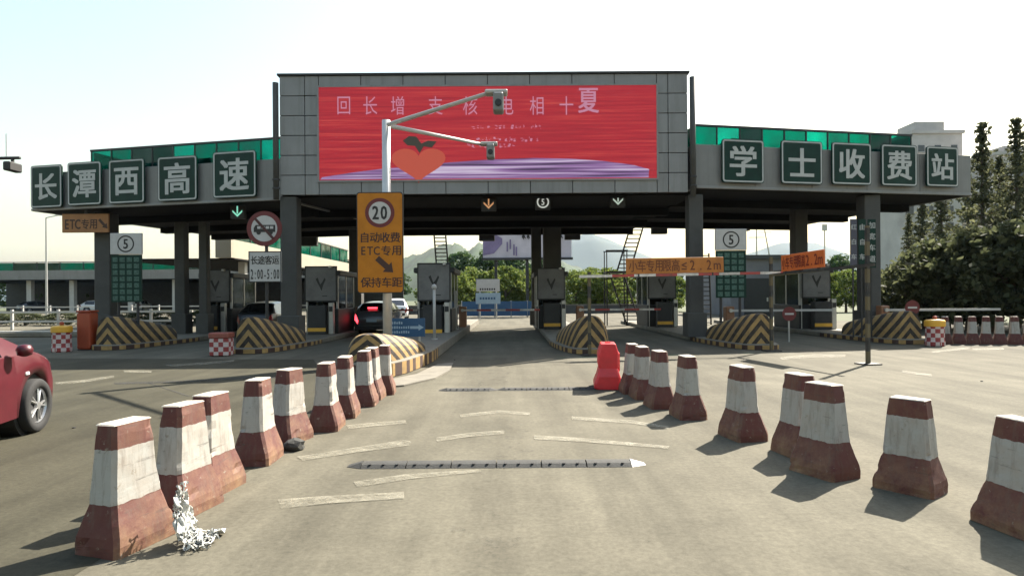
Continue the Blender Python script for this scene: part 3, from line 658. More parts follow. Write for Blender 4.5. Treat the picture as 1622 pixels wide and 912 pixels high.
# rubber speed humps in bolted sections
def hump(x0, x1, y, label, n, w=.17):
    r = thing('speed_hump', label, 'speed hump', (0, y, 0), 0, 'rubber humps across the lane')
    xs_ = np.linspace(x0, x1, n + 1)
    prof = [(-w, 0.002), (-w*.6, .03), (-w*.25, .036), (w*.25, .036), (w*.6, .03), (w, .002)]
    for i in range(n):
        s = ob('hump_section', MB().poly([(a, b_) for a, b_ in prof], (xs_[i] + .006, xs_[i+1] - .006), 'x'), M['rubber'], r)
        for t in (.2, .5, .8):
            xx = xs_[i] + (xs_[i+1] - xs_[i]) * t
            ob('bolt', T((xx, -w*.62, .022), (xx, -w*.62, .034), .014, n=8), M['blackhole'], s)
    for xe, sg, mt in ((x0, -1, M['rubber']), (x1, 1, M['white'] if y < 7 else M['rubber'])):
        ob('end_cap', MB().add([(xe, -w, .003), (xe, w, .003), (xe, w*.3, .043), (xe, -w*.3, .043), (xe + sg*.14, -w*.4, .003), (xe + sg*.14, w*.4, .003)], [(0, 3, 4), (3, 2, 5, 4), (2, 1, 5), (0, 1, 2, 3), (0, 4, 5, 1)]), mt, r)
a, b_ = gp(575, 737), gp(1000, 737); hump(a.x, b_.x, 6.02, 'grey rubber speed hump across the lane nearest the camera', 6, .115)
a, b_ = gp(708, 618), gp(775, 618); hump(a.x, b_.x, a.y, 'dark rubber hump left half, farther up the lane', 2, .13)
a, b_ = gp(800, 617), gp(935, 617); hump(a.x, b_.x, a.y, 'dark rubber hump right half, reaching the red barrier', 4, .13)

# netting and sack
def net_mat():
    m = bpy.data.materials.new('white netting'); t, b, L = nodes(m); N = t.nodes
    b.inputs['Base Color'].default_value = (.42, .42, .39, 1); b.inputs['Roughness'].default_value = .6
    tc = N.new('ShaderNodeTexCoord'); v = N.new('ShaderNodeTexVoronoi'); v.feature = 'DISTANCE_TO_EDGE'; v.inputs['Scale'].default_value = 19; L.new(tc.outputs['Object'], v.inputs['Vector'])
    g = N.new('ShaderNodeMath'); g.operation = 'GREATER_THAN'; g.inputs[1].default_value = .075; L.new(v.outputs['Distance'], g.inputs[0])
    n = N.new('ShaderNodeTexNoise'); n.inputs['Scale'].default_value = 9; L.new(tc.outputs['Object'], n.inputs[0])
    h_ = N.new('ShaderNodeMath'); h_.operation = 'GREATER_THAN'; h_.inputs[1].default_value = .48; L.new(n.outputs['Fac'], h_.inputs[0])
    k = N.new('ShaderNodeMath'); k.operation = 'MULTIPLY'; L.new(g.outputs[0], k.inputs[0]); L.new(h_.outputs[0], k.inputs[1])
    tr = N.new('ShaderNodeBsdfTransparent'); mx = N.new('ShaderNodeMixShader'); L.new(k.outputs[0], mx.inputs[0]); L.new(b.outputs[0], mx.inputs[1]); L.new(tr.outputs[0], mx.inputs[2])
    L.new(mx.outputs[0], N['Material Output'].inputs['Surface']); return m
def net():
    p = gp(296, 862); nm = net_mat()
    r = thing('crumpled_net', 'crumpled white netting at the foot of the nearest left barrier', 'netting', (p.x, p.y, 0), R(8))
    for q in range(4):
        vs = []; nu, nv = 34, 30; of = Vector((q * 5.1, q * 2.3, 0))
        for a in range(nu):
            u = a / (nu - 1)
            for c in range(nv):
                v = c / (nv - 1) - .5; P = Vector((u * 5, v * 5, 0)) + of
                n1 = mnoise.noise_vector(P * .9); n2 = mnoise.noise_vector(P * 2.3); n3 = mnoise.noise_vector(P * 5.5)
                w = (.13 + .22 * u) * (1 - .12 * q)
                x = -.055 + .07 * min(1, u / .55) + max(0, u - .5) * (.34 - .05 * q) + n1.x * .05 + n2.x * .03 + n3.x * .006
                y = v * w + .05 - .03 * q + n1.y * .05 + n2.y * .025 + n3.y * .006
                z = (.34 - .05 * q) * max(0, 1 - u / .6) ** 1.1 + abs(n1.z) * .07 + abs(n2.z) * .04 + abs(n3.z) * .006
                vs.append((x, y, max(.004 + q * .002, z)))
        ob('net_fold', MB().add(vs, [(a*nv+c, a*nv+c+1, (a+1)*nv+c+1, (a+1)*nv+c) for a in range(nu-1) for c in range(nv-1)]), nm, r, smooth=True)
net()
p = gp(466, 712)
bm = bmesh.new(); bmesh.ops.create_icosphere(bm, subdivisions=2, radius=.12)
for v in bm.verts: v.co = v.co * random.uniform(.8, 1.1); v.co.z = max(v.co.z * .7, -.05) + .052
m_ = bpy.data.meshes.new('sack'); bm.to_mesh(m_); bm.free()
ob('rubbish_sack', m_, M['rubber'], loc=(p.x, p.y, 0), smooth=True, label='small dark rubbish sack at the fifth left barrier', category='sack')

# ------------------------------------------------------------------ crash drums and boxes
def checker(name, a, b_, n, s):
    m = bpy.data.materials.new(name); t, bb, L = nodes(m); N = t.nodes
    tc = N.new('ShaderNodeTexCoord'); ck = N.new('ShaderNodeTexChecker'); ck.inputs['Scale'].default_value = s
    ck.inputs[1].default_value = (*a, 1); ck.inputs[2].default_value = (*b_, 1); L.new(tc.outputs['Object'], ck.inputs[0])
    L.new(ck.outputs[0], bb.inputs['Base Color']); bb.inputs['Roughness'].default_value = .6; return m
M['check'] = checker('red white check', (.48, .40, .38), (.24, .03, .03), 1, 7.5)
def drum(x, y, label, top, sc=1.0):
    r = thing('crash_drum', label, 'drum', (x, y, 0), 0, 'checkered crash drums'); r.scale = (sc,) * 3
    ob('body', MB().lathe([(.25, 0), (.27, .03), (.27, .14), (.255, .17), (.255, .56), (.27, .6)], 28), M['check'], r, smooth=False)
    ob('lid', MB().lathe([(.275, .6), (.285, .62), (.285, .76), (.25, .80), (.1, .82)], 28), top, r, smooth=False)
    ob('lamp', MB().lathe([(.05, .82), (.06, .84), (.06, .9), (.02, .93)], 12), M['rust'], r)
drum(-13.95, 19.55, 'yellow-topped checkered drum beside the orange box on the left', M['yellow'])
drum(13.02, 19.45, 'yellow-topped checkered drum at the rightmost island', M['yellow'])
r = thing('checkered_box', 'red and white checkered crash box before the second island', 'box', (-8.15, 17.7, 0))
ob('body', B(-.26, .26, -.2, .2, .02, .5), M['check'], r, bev=.02); ob('lid', B(-.28, .28, -.22, .22, .5, .66), pm('dull red lid', (.22, .06, .04), .6), r, bev=.03); ob('foot', B(-.2, .2, -.15, .15, 0, .02), M['trim'], r)
r = thing('orange_box', 'tall orange-red plastic crash box beside the leftmost striped nose', 'box', (-13.62, 20.25, 0))
ob('body', MB().lathe([(.26, .02), (.30, .06), (.30, 1.15), (.26, 1.2)], 4), M['rust'], r, rz=R(45), bev=.03); ob('lid', B(-.23, .23, -.23, .23, 1.2, 1.26), M['rust'], r, bev=.02); ob('foot', B(-.2, .2, -.2, .2, 0, .02), M['trim'], r)

# ------------------------------------------------------------------ toll booths
def booth(c, y, label, posterw=1.2):
    r = thing('toll_booth', label, 'booth', (c, y, .17), 0, 'toll booths on the islands')
    w, l, h = 1.3, 2.6, 2.55
    ob('wall', B(-w/2, w/2, 0, l, 0, 1.0), M['boothwall'], r, bev=.02)
    for x in (-w/2 + .04, w/2 - .04):
        for yy in (.04, l/2, l - .04): ob('post', B(x - .04, x + .04, yy - .04, yy + .04, 1.0, 2.35), M['steel'], r)
    for x in (-w/2 + .02, w/2 - .03):
        for q in (0, 1):
            ob('window_pane', B(x, x + .01, .09 + q * l/2, l/2 - .05 + q * (l/2 - .05), 1.02, 2.33), M['boothglass'], r)
    ob('window_pane', B(-w/2 + .1, w/2 - .1, l - .03, l - .02, 1.02, 2.33), M['boothglass'], r)
    ob('seat_block', B(-.3, .3, 1.2, 1.7, 1.0, 1.5), M['trim'], r)
    ob('roof', B(-w/2 - .12, w/2 + .12, -.1, l + .15, 2.35, h), M['boothwall'], r, bev=.03)
    pn = ob('poster_frame', B(-posterw/2 - .05, posterw/2 + .05, -.16, -.1, 1.28, 2.72), M['trim'], r, bev=.01)
    ps = ob('poster', B(-posterw/2, posterw/2, -.172, -.16, 1.34, 2.66), M['poster'], pn)
    ob('swallow_mark', MB().poly([(-.2, 2.2), (-.12, 2.26), (-.02, 1.98), (.05, 2.06), (.16, 2.25), (.2, 2.18), (.1, 1.95), (.03, 1.72), (-.06, 1.92), (-.12, 2.02)], (-.178, -.174)), M['black'], ps)
    ob('caption_line', B(.06, .26, -.178, -.174, 1.5, 1.53), M['black'], ps)
    ob('control_cabinet', B(-.35, .35, -.75, -.35, 0, 1.15), M['boothwall'], r, bev=.02)
    ob('reflective_strip', B(-.36, .36, -.762, -.752, .12, .26), M['yellow'], r); cm = ob('card_machine', B(.42, .62, -.6, -.4, 0, 1.25), M['steel'], r, bev=.02); ob('slot_plate', B(.45, .59, -.612, -.602, .9, 1.1), M['trim'], cm)
    ob('roof_camera', B(.35, .47, -.35, -.1, 2.62, 2.72), M['steel'], r, bev=.02); ob('conduit', T((-.58, -.06, 0), (-.58, -.06, 2.36), .02, n=6), M['steel'], r)
    ob('lamp', T((.4, -.3, 1.12), (.4, -.22, 1.12), .05), M['steel'], r)
booth(-12.9, 27.6, 'toll booth with grey poster on the leftmost island')
booth(-7.7, 25.6, 'toll booth with grey poster right of the long-distance bus sign')
booth(-2.92, 23.8, 'toll booth with grey poster below the ladder, left of the open lane', 1.15)
booth(1.75, 28.4, 'toll booth with grey poster right of the open lane', 1.15)
booth(7.0, 29.6, 'toll booth behind the orange height banner', 1.2)
booth(12.75, 26.6, 'toll booth on the rightmost island, behind the red height banner', 1.1)

# ------------------------------------------------------------------ fee boards
M['tile'] = pm('fee board tile', (.032, .088, .068), .6, 0, .7, 22)
def feeboard(px, Y, c, label):
    x = unroll(px, 420)[0] * Y / F
    r = thing('fee_board', label, 'notice board', (x, Y, .17), 0, 'green fee boards with a circled number')
    w = 1.0; zt = 1.6 + 105 * Y / F - .17; zm = 1.6 + 71 * Y / F - .17; zb = 1.6 - 4 * Y / F - .17
    for q in (-.32, .32): ob('post', T((q, .1, 0), (q, .1, zb + .3), .045), M['darksteel'], r)
    bd = ob('board', B(-w/2, w/2, 0, .06, zb, zm), M['green'], r)
    hd = ob('header', B(-w/2 - .02, w/2 + .02, -.02, .07, zm + .01, zt), M['greywhite'], r, bev=.01)
    zc = (zm + zt) / 2; n = 28
    ro, ri = .28, .235
    ob('ring', MB().add([(ro*math.cos(2*math.pi*i/n), -.024, zc + ro*math.sin(2*math.pi*i/n)) for i in range(n)] + [(ri*math.cos(2*math.pi*i/n), -.024, zc + ri*math.sin(2*math.pi*i/n)) for i in range(n)], [(i, (i+1) % n, n+(i+1) % n, n+i) for i in range(n)]), M['black'], hd)
    write('5', hd, 0, zc, .3, .36, M['black'], y=-.025, bold=.03)
    rows = 7; th = (zm - zb - .08) / rows
    for i in range(rows):
        for j in range(4):
            ob('tile', B(-w/2 + .05 + j * .235, -w/2 + .05 + j * .235 + .165, -.008, 0, zb + .05 + i * th, zb + .05 + i * th + th * .72), M['tile'], bd)
feeboard(200, 20.9, -12.9, 'dim green fee board headed by a circled 5, left')
feeboard(1158, 21.0, 7.3, 'green fee board headed by a circled 5, right of the orange banner')

# ------------------------------------------------------------------ signs
def disc(r, y0, y1, x=0, z=0, n=32): return MB().poly([(x + r*math.cos(2*math.pi*i/n), z + r*math.sin(2*math.pi*i/n)) for i in range(n)], (y0, y1))
def arrow(x, z, L, ang, w):
    pts = [(-L/2, -w/2), (L*.12, -w/2), (L*.12, -w*1.15), (L/2, 0), (L*.12, w*1.15), (L*.12, w/2), (-L/2, w/2)]
    c, s = math.cos(ang), math.sin(ang)
    return [(x + a*c - b_*s, z + a*s + b_*c) for a, b_ in pts]
# main ETC sign on mast
Y = 15.4; mx_ = unroll(613, 400)[0] * Y / F; kz = .30
r = thing('camera_mast', 'grey mast with two camera arms behind the sunlit striped bumper', 'mast', (mx_, Y, kz))
ob('pole', T((0, 0, 0), (0, 0, 5.62), .115, .10, 16), pm('mast paint', (.50, .50, .49), .4, .2, .08, 3), r, smooth=True)
ob('base_flange', T((0, 0, 0), (0, 0, .03), .22, n=16), M['steel'], r)
for (px, py, YY, label_) in ((764, 217, 17.6, 'a'), (772, 138, 13.2, 'b')):
    e = at(px, py, YY) - Vector((mx_, Y, kz)); e.z = 5.55
    arm = ob('arm', T((0, 0, 5.5), tuple(e), .055, .04, 10), M['white'], r, smooth=True)
    ob('antenna_head', B(e.x - .05, e.x + .42, e.y - .14, e.y + .14, e.z - .03, e.z + .05), M['white'], arm, bev=.02)
    ob('camera_body', B(e.x + .12, e.x + .34, e.y - .22, e.y + .12, e.z - .42, e.z - .03), pm('camera grey', (.16, .165, .16), .5), arm, bev=.03)
    ob('camera_lens', T((e.x + .23, e.y - .22, e.z - .26), (e.x + .23, e.y - .26, e.z - .26), .07, n=14), M['trim'], arm)
z0 = 1.6 - kz + 7 * Y / F; z1 = 1.6 - kz + 165 * Y / F
xl = unroll(565, 385)[0] * (Y - .2) / F - mx_; xr_ = unroll(639, 385)[0] * (Y - .2) / F - mx_
sg = thing('etc_sign', 'tall orange ETC lane sign with 20 speed limit on the mast', 'sign', (mx_ + (xl + xr_)/2, Y - .2, kz))
w = xr_ - xl
def rrect(w, z0, z1, r_, n=4):
    pts = []
    for cx, cy, a0 in ((w/2-r_, z1-r_, 0), (-w/2+r_, z1-r_, 90), (-w/2+r_, z0+r_, 180), (w/2-r_, z0+r_, 270)):
        pts += [(cx + r_*math.cos(R(a0+90*k/n)), cy + r_*math.sin(R(a0+90*k/n))) for k in range(n+1)]
    return pts
ob('back_plate', MB().poly(rrect(w, z0, z1, .07), (0, .03)), M['black'], sg)
ob('face', MB().poly(rrect(w - .05, z0 + .025, z1 - .025, .06), (-.006, 0)), M['orange'], sg)
for z in (z0 + .4, z1 - .4): ob('clamp', B(-.2, .2, .03, .14, z - .04, z + .04), M['steel'], sg)
pz = lambda py: 1.6 - kz + (HY - py - 200 * -.0 + 1.4) * (Y - .2) / F
ob('red_ring', disc(.355, -.010, -.0065, 0, pz(337)), M['signred'], sg); ob('white_disc', disc(.265, -.014, -.0105, 0, pz(337)), M['greywhite'], sg)
write('20', sg, .0, pz(337), .40, .36, M['black'], y=-.018, bold=.035)
write('自动收费', sg, .0, pz(376), .98, .23, M['brown'], y=-.010, bold=.02)
write('ETC', sg, -.24, pz(397), .48, .23, M['brown'], y=-.010, bold=.02); write('专用', sg, .27, pz(397), .5, .23, M['brown'], y=-.010, bold=.02)
ob('arrow_mark', MB().poly(arrow(.12, pz(420), .52, R(-42), .14), (-.010, -.0065)), M['brown'], sg)
write('保持车距', sg, .03, pz(447), 1.0, .23, M['brown'], y=-.010, bold=.02)

# blue direction board
Y = 16.6; p = at(646, 519, Y)
r = thing('direction_board', 'small blue board with white arrow on the sunlit island', 'sign', (p.x, Y, .30))
bz0, bz1 = at(646, 533, Y).z - .30, at(646, 504, Y).z - .30
ob('board', B(-.47, .45, 0, .03, bz0, bz1), M['blue'], r, bev=.006)
ob('arrow_mark', MB().poly(arrow(.24, (bz0+bz1)/2, .36, 0, .07), (-.006, -.002)), M['bluepale'], r)
for k, n_ in enumerate((5, 8, 8)):
    for j in range(n_): ob('small_print', B(-.42 + j * .06, -.42 + j * .06 + .038, -.006, -.001, bz1 - .15 - k * .12, bz1 - .09 - k * .12 + random.uniform(-.01, .01)), M['bluepale'], r)
for q in (-.3, .3): ob('leg', T((q, .05, 0), (q, .05, bz1 - .03), .025), M['steel'], r)

# bus ban and hours board
Y = 19.4; p = at(419, 420, Y)
r = thing('bus_ban_sign', 'round bus ban sign above white board reading 长途客运 2:00-5:00', 'sign', (p.x, Y, .17))
zc = at(419, 362, Y).z - .17
ob('pole', T((.02, .12, 0), (.02, .12, zc + .3), .05), M['darksteel'], r)
rd = ob('round_plate', disc(.54, 0, .03, 0, zc), M['signred'], r); ob('white_disc', disc(.40, -.005, -.001, 0, zc), M['greywhite'], rd)
bus = [(-.32, -.13), (.34, -.13), (.34, .09), (-.26, .09), (-.32, .0)]
ob('bus_mark', MB().poly([(a, zc + b_ + .02) for a, b_ in bus], (-.010, -.006)), M['black'], rd)
for q in range(4): ob('bus_window', B(-.21 + q*.13, -.11 + q*.13, -.014, -.0105, zc - .01, zc + .07), M['greywhite'], rd)
for q in (-.17, .2): ob('bus_wheel', disc(.07, -.014, -.0105, q, zc - .12, 14), M['black'], rd)
c_, s_ = math.cos(R(-48)), math.sin(R(-48))
ob('red_bar', MB().poly([(a*c_ - b_*s_, zc + a*s_ + b_*c_) for a, b_ in ((-.42, -.04), (.42, -.04), (.42, .04), (-.42, .04))], (-.02, -.016)), pm('dark bar', (.05, .008, .008), .5), rd)
bz0, bz1 = at(421, 447, Y).z - .17, at(421, 398, Y).z - .17
bd = ob('hours_board', B(-.49, .52, 0, .04, bz0, bz1), M['greywhite'], r, bev=.008)
for a in ((-.49, .52, bz0, bz0 + .03), (-.49, .52, bz1 - .03, bz1), (-.49, -.46, bz0, bz1), (.49, .52, bz0, bz1)): ob('board_edge', B(a[0], a[1], -.006, -.001, a[2], a[3]), M['black'], bd)
write('长途客运', bd, .015, bz1 - .27, .88, .25, M['black'], y=-.006, bold=.02)
write('2:00-5:00', bd, .015, bz0 + .25, .90, .34, M['black'], y=-.006, bold=.02)

# ETC only board hanging at the left
Y = 24.25; a, b_ = at(98, 339, Y), at(172, 368, Y)
r = thing('etc_lane_board', 'dim orange board reading ETC专用 below the left fascia', 'sign', ((a.x+b_.x)/2, Y, 0))
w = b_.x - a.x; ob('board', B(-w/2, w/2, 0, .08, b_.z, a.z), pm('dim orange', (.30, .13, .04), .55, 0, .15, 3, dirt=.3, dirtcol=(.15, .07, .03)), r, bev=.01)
zc = (a.z + b_.z)/2 - .04
write('ETC', r, -.49, zc, .62, .42, M['brown'], bold=.03); write('专用', r, .16, zc, .62, .37, M['brown'], bold=.02)
ob('arrow_mark', MB().poly(arrow(.70, zc, .48, R(-48), .10), (-.012, -.002)), M['brown'], r)
ob('hanger', B(-.05, .05, .02, .06, a.z - .02, 5.07), M['darksteel'], r)

# lane signals under the canopy
def signal(px, py, Y, label, kind, col):
    p = at(px, py, Y); r = thing('lane_signal', label, 'signal', (p.x, Y, p.z), 0, 'signals under the canopy')
    ob('housing', B(-.27, .27, 0, .18, -.27, .27), M['trim'], r, bev=.02); ob('hanger', B(-.04, .04, .07, .11, .27, 5.12 - p.z if px > 450 else 5.06 - p.z), M['trim'], r)
    e = em('signal ' + kind, col, .25)
    if kind in ('five',):
        n = 24; ro, ri = .22, .17
        ob('ring', MB().add([(q*math.cos(2*math.pi*i/n), -.006, q*math.sin(2*math.pi*i/n)) for q in (ro, ri) for i in range(n)], [(i, (i+1) % n, n+(i+1) % n, n+i) for i in range(n)]), e, r)
        write('5', r, 0, 0, .2, .25, e, y=-.008, bold=.02)
    else:
        ob('arrow_shaft', B(-.025, .025, -.008, -.002, -.08, .2), e, r)
        for sgn in (-1, 1): ob('arrow_barb', MB().poly([(0, -.2), (sgn*.18, -.02), (sgn*.18, .05), (0, -.12)], (-.008, -.002)), e, r)
signal(774, 322, 22.6, 'amber down-arrow lane signal under the canopy', 'amber', (.55, .27, .12))
signal(860, 320, 22.6, 'circled 5 signal under the canopy', 'five', (.5, .52, .48))
signal(979, 316, 22.6, 'pale down-arrow lane signal under the canopy', 'pale', (.42, .52, .45))
signal(376, 335, 23.4, 'small green lit arrow signal under the left wing', 'greenish', (.25, .75, .55))
for i, (px, py, lab) in enumerate([(489, 376, 'left of the ETC sign'), (771, 368, 'above the billboard'), (907, 366, 'right of the round column'), (1045, 357, 'left of the right front column'), (1176, 352, 'above the right fee board')]):
    p = at(px, py, 33.55); r = thing('hanging_box', 'black box hanging from the rear canopy edge, ' + lab, 'light box', (p.x, 33.55, p.z), 0, 'boxes along the rear canopy edge')
    ob('housing', B(-.42, .42, 0, .3, -.45, .25), M['trim'], r, bev=.03); ob('hanger', B(-.35, .35, .05, .2, .25, 5.4 - p.z), M['trim'], r)

# ------------------------------------------------------------------ height gantries
def bar_between(name, p0, p1, r0, mat, parent):
    p0, p1 = Vector(p0), Vector(p1); d = p1 - p0; L_ = d.length
    o = ob(name, T((0, 0, 0), (L_, 0, 0), r0, n=10), mat, parent, loc=p0)
    o.rotation_euler = (0, -math.asin(d.z / L_), math.atan2(d.y, d.x)); return o
def gantry(name, label, P0, P1, h0, h1, bt0, bt1, bh, text, tmat, bmat, group, lift):
    P0, P1 = Vector((*P0, 0)), Vector((*P1, 0)); d = P1 - P0; rz = math.atan2(d.y, d.x); L_ = d.length
    r = thing(name, label, 'height bar', P0, rz, group)
    return r, L_, rz, P0, d
g0 = gp(934, 563); g1 = gp(1222, 556); g2 = gp(1375, 577)
zA0 = at(950, 438, g0.y).z; zA1 = at(1215, 432, g1.y).z; zB0 = at(1228, 436, g1.y).z; zB1 = at(1372, 420, g2.y).z
def posts(r, x, y, h, mat, z0=0):
    ob('post', B(x - .038, x + .038, y - .038, y + .038, z0 + .03, h), mat, r); ob('post_foot', B(x - .2, x + .2, y - .2, y + .2, z0, z0 + .03), M['trim'], r)
def limit(label, bl_label, P0, P1, z0, z1, s0, s1, zb0, zb1, text, tmat, bmat, left_post, right_post, barmat):
    d = P1 - P0; rz = math.atan2(d.y, d.x); L_ = d.xy.length
    r = thing('height_bar', label, 'height bar', (P0.x, P0.y, 0), rz, 'height limit bars')
    if left_post: posts(r, 0, 0, z0 + left_post, M['blackyellow'])
    if right_post: posts(r, L_, 0, z1 + right_post, M['blackyellow'])
    ob('crossbar', MB().add([(-.3 if left_post else .1, -.11, z0-.035), (L_+.3, -.11, z1-.035), (L_+.3, -.055, z1-.035), (-.3 if left_post else .1, -.055, z0-.035), (-.3 if left_post else .1, -.11, z0+.035), (L_+.3, -.11, z1+.035), (L_+.3, -.055, z1+.035), (-.3 if left_post else .1, -.055, z0+.035)],
        [(3,2,1,0),(4,5,6,7),(0,1,5,4),(1,2,6,5),(2,3,7,6),(3,0,4,7)]), barmat, r)
    xm = L_ * (s0 + s1) / 2; zbase = z0 + (z1 - z0) * (s0 + s1) / 2 + .04
    b_ = thing('height_banner', bl_label, 'banner', (P0.x + d.x * (s0+s1)/2, P0.y + d.y * (s0+s1)/2, zbase), rz)
    b_.rotation_euler.y = -math.atan2((z1 - z0), L_)
    w = L_ * (s1 - s0)
    ob('panel', B(-w/2, w/2, -.10, -.06, zb0, zb1), bmat, b_, bev=.006)
    write(text, b_, 0, (zb0+zb1)/2, w * .95, (zb1-zb0) * .72, tmat, y=-.106, bold=.015)
    for q in (-.38, .38): ob('clip', B(q*w - .02, q*w + .02, -.12, -.05, -.08, zb0), M['darksteel'], b_)
limit('red and white height bar with black and yellow posts right of the open lane', 'orange banner reading 小车专用限高≤2.2m on the height bar', g0, g1, zA0, zA1, .19, .72, 0, .43, '小车专用限高≤2.2m', pm('banner print', (.12, .03, .006), .6), M['orange2'], .12, .45, M['redwhitebar'])
limit('dark height bar with tall post on the far right', 'red-orange banner reading 小车专用限高2.2m on the right height bar', g1, g2, zB0, zB1, .17, .64, .02, .46, '小车专用限高2.2m', pm('banner print red', (.14, .012, .006), .6), pm('banner red orange', (.55, .12, .02), .55, 0, .1, 3), None, .9, M['blackyellow'])
# vertical green boards by the right column
Y = 20.9
for i, (px, w_, tx, lab) in enumerate(((1352, .22, '红白车', 'purplish narrow vertical sign at the right column'), (1366, .24, '由自车', 'middle narrow green vertical sign at the right column'), (1382, .26, '加宽车道', 'narrow green vertical sign reading 加宽车道 against the right column'))):
    p = at(px, 345, Y); zt, zb = at(px, 347, Y).z, at(px, 424, Y).z
    r = thing('vertical_sign', lab, 'sign', (p.x, Y + i * .02, 0), 0, 'vertical signs by the right column')
    ob('board', B(-w_/2, w_/2, 0, .03, zb, zt), M['green'] if i else pm('purple board', (.05, .05, .075), .5), r)
    write(tx, r, 0, (zb+zt)/2 + .05, (zt-zb) * .92, w_ * .8, M['letter'], vertical=True, bold=.015)
    ob('post', B(-.02, .02, .04, .08, .17 if abs(p.x - 12.2) < .9 else 0, zt - .1), M['darksteel'], r)
# round stop signs and bollard
def stop(px, py, Y, label):
    p = at(px, py, Y); r = thing('stop_sign', label, 'sign', (p.x, Y, 0)); ob('post', T((0, .03, 0), (0, .03, p.z), .03), M['steel'], r)
    ob('plate', disc(.24, -.01, 0, 0, p.z), M['signred'], r); ob('bar_mark', B(-.15, .15, -.016, -.011, p.z - .03, p.z + .03), M['greywhite'], r)
stop(1250, 497, 21.5, 'round red no-entry sign in the lane right of the fee board')
stop(1445, 487, 20.6, 'dull red round sign above the rightmost striped bumper')
for i, (px, Y, h_, cx) in enumerate(((688, 19.6, 1.55, None), (722, 25.5, 1.4, None))):
    p = at(px, 500, Y); r = thing('white_post', ['white ball-topped post on the island left of the open lane', 'farther ball-topped post at the open lane, beyond the first'][i], 'post', (p.x, Y, .30 if i < 9 else .17))
    ob('shaft', T((0, 0, 0), (0, 0, h_), .045), M['white'], r, smooth=True); ob('ball', MB().lathe([(.02, h_ - .02), (.07, h_ + .02), (.085, h_ + .08), (.06, h_ + .14), (.01, h_ + .165)], 14), M['white'], r, smooth=True); ob('foot', T((0, 0, 0), (0, 0, .03), .11), M['steel'], r)
# boom barriers
def boom(c, y, x1, label, z=1.02, col=None):
    r = thing('boom_barrier', label, 'boom barrier', (c, y, .17), 0, 'lane booms')
    ob('cabinet', B(-.16, .16, -.18, .18, 0, 1.02), pm('boom cabinet', (.22, .10, .05), .5), r, bev=.03)
    ob('arm', B(0, x1 - c, -.26, -.20, .82, .90), col or M['redwhitebar'], r); ob('pivot', T((0, -.27, .86), (0, -.18, .86), .07), M['steel'], r)
boom(-2.15, 27.6, 1.2, 'boom lowered across the open lane')
boom(-7.0, 29.0, -3.9, 'boom lowered behind the dark car with red tail lights')
boom(8.1, 23.6, 11.9, 'boom lowered across the lane under the red banner', col=M['white'])
boom(13.5, 23.0, 17.6, 'boom lowered right of the rightmost island', col=M['white'])
boom(2.9, 27.0, 6.3, 'boom lowered behind the orange banner')

# ------------------------------------------------------------------ access ladders
def ladder(base, top, w, n, label, name='access_ladder'):
    base, top = Vector(base), Vector(top); r = thing(name, label, 'ladder', base)
    d = top - base
    for s_ in (-w/2, w/2): ob('rail', T((s_, 0, 0), (d.x + s_, d.y, d.z), .045, n=6), M['darksteel'], r)
    for i in range(n):
        q = d * ((i + .5) / n); ob('tread', B(q.x - w/2, q.x + w/2, q.y - .09, q.y + .09, q.z - .022, q.z + .022), M['darksteel'], r)
ladder(at(701, 427, 33.9), at(695, 350, 33.9), .62, 13, 'dark steel ladder rising behind the booth left of the open lane')
ladder(at(988, 428, 34.2), at(1012, 348, 34.2), .70, 12, 'upper flight of the dark steel ladder right of the open lane')
lb = at(1004, 512, 34.5); lb.z = .0
ladder(lb, at(976, 432, 34.3), .75, 14, 'lower flight of the dark steel ladder right of the open lane')
ladder((10.6, 34.6, 0), (10.5, 34.6, 3.9), .6, 16, 'partly hidden ladder beside the right fee board')
def landing(px, Y, label, z0):
    p = at(px, 430, Y); r = thing('ladder_landing', label, 'platform', (p.x, Y, 0))
    ob('deck', B(-.6, .6, -.5, .5, p.z - .1, p.z), M['darksteel'], r)
    for q in (-.55, .55):
        for y in (-.45, .45): ob('post', B(q - .03, q + .03, y - .03, y + .03, 0, p.z - .1), M['darksteel'], r); ob('rail_post', B(q - .025, q + .025, y - .025, y + .025, p.z, p.z + 1.1), M['darksteel'], r)
    for y in (-.45, .45): ob('hand_rail', B(-.6, .6, y - .025, y + .025, p.z + 1.1, p.z + 1.16), M['darksteel'], r)
landing(975, 34.9, 'small steel landing between the two ladder flights', 0)
p = at(701, 430, 34.6); r = thing('ladder_tower', 'dark narrow cabinet tower under the left ladder', 'tower', (p.x, 34.6, 0)); ob('body', B(-.6, .6, -.4, .4, 0, p.z), M['boothwall'], r, bev=.02); ob('door', B(-.35, .35, -.42, -.402, .1, 2.1), M['trim'], r); ob('handle', B(.2, .25, -.45, -.42, 1.0, 1.15), M['steel'], r)

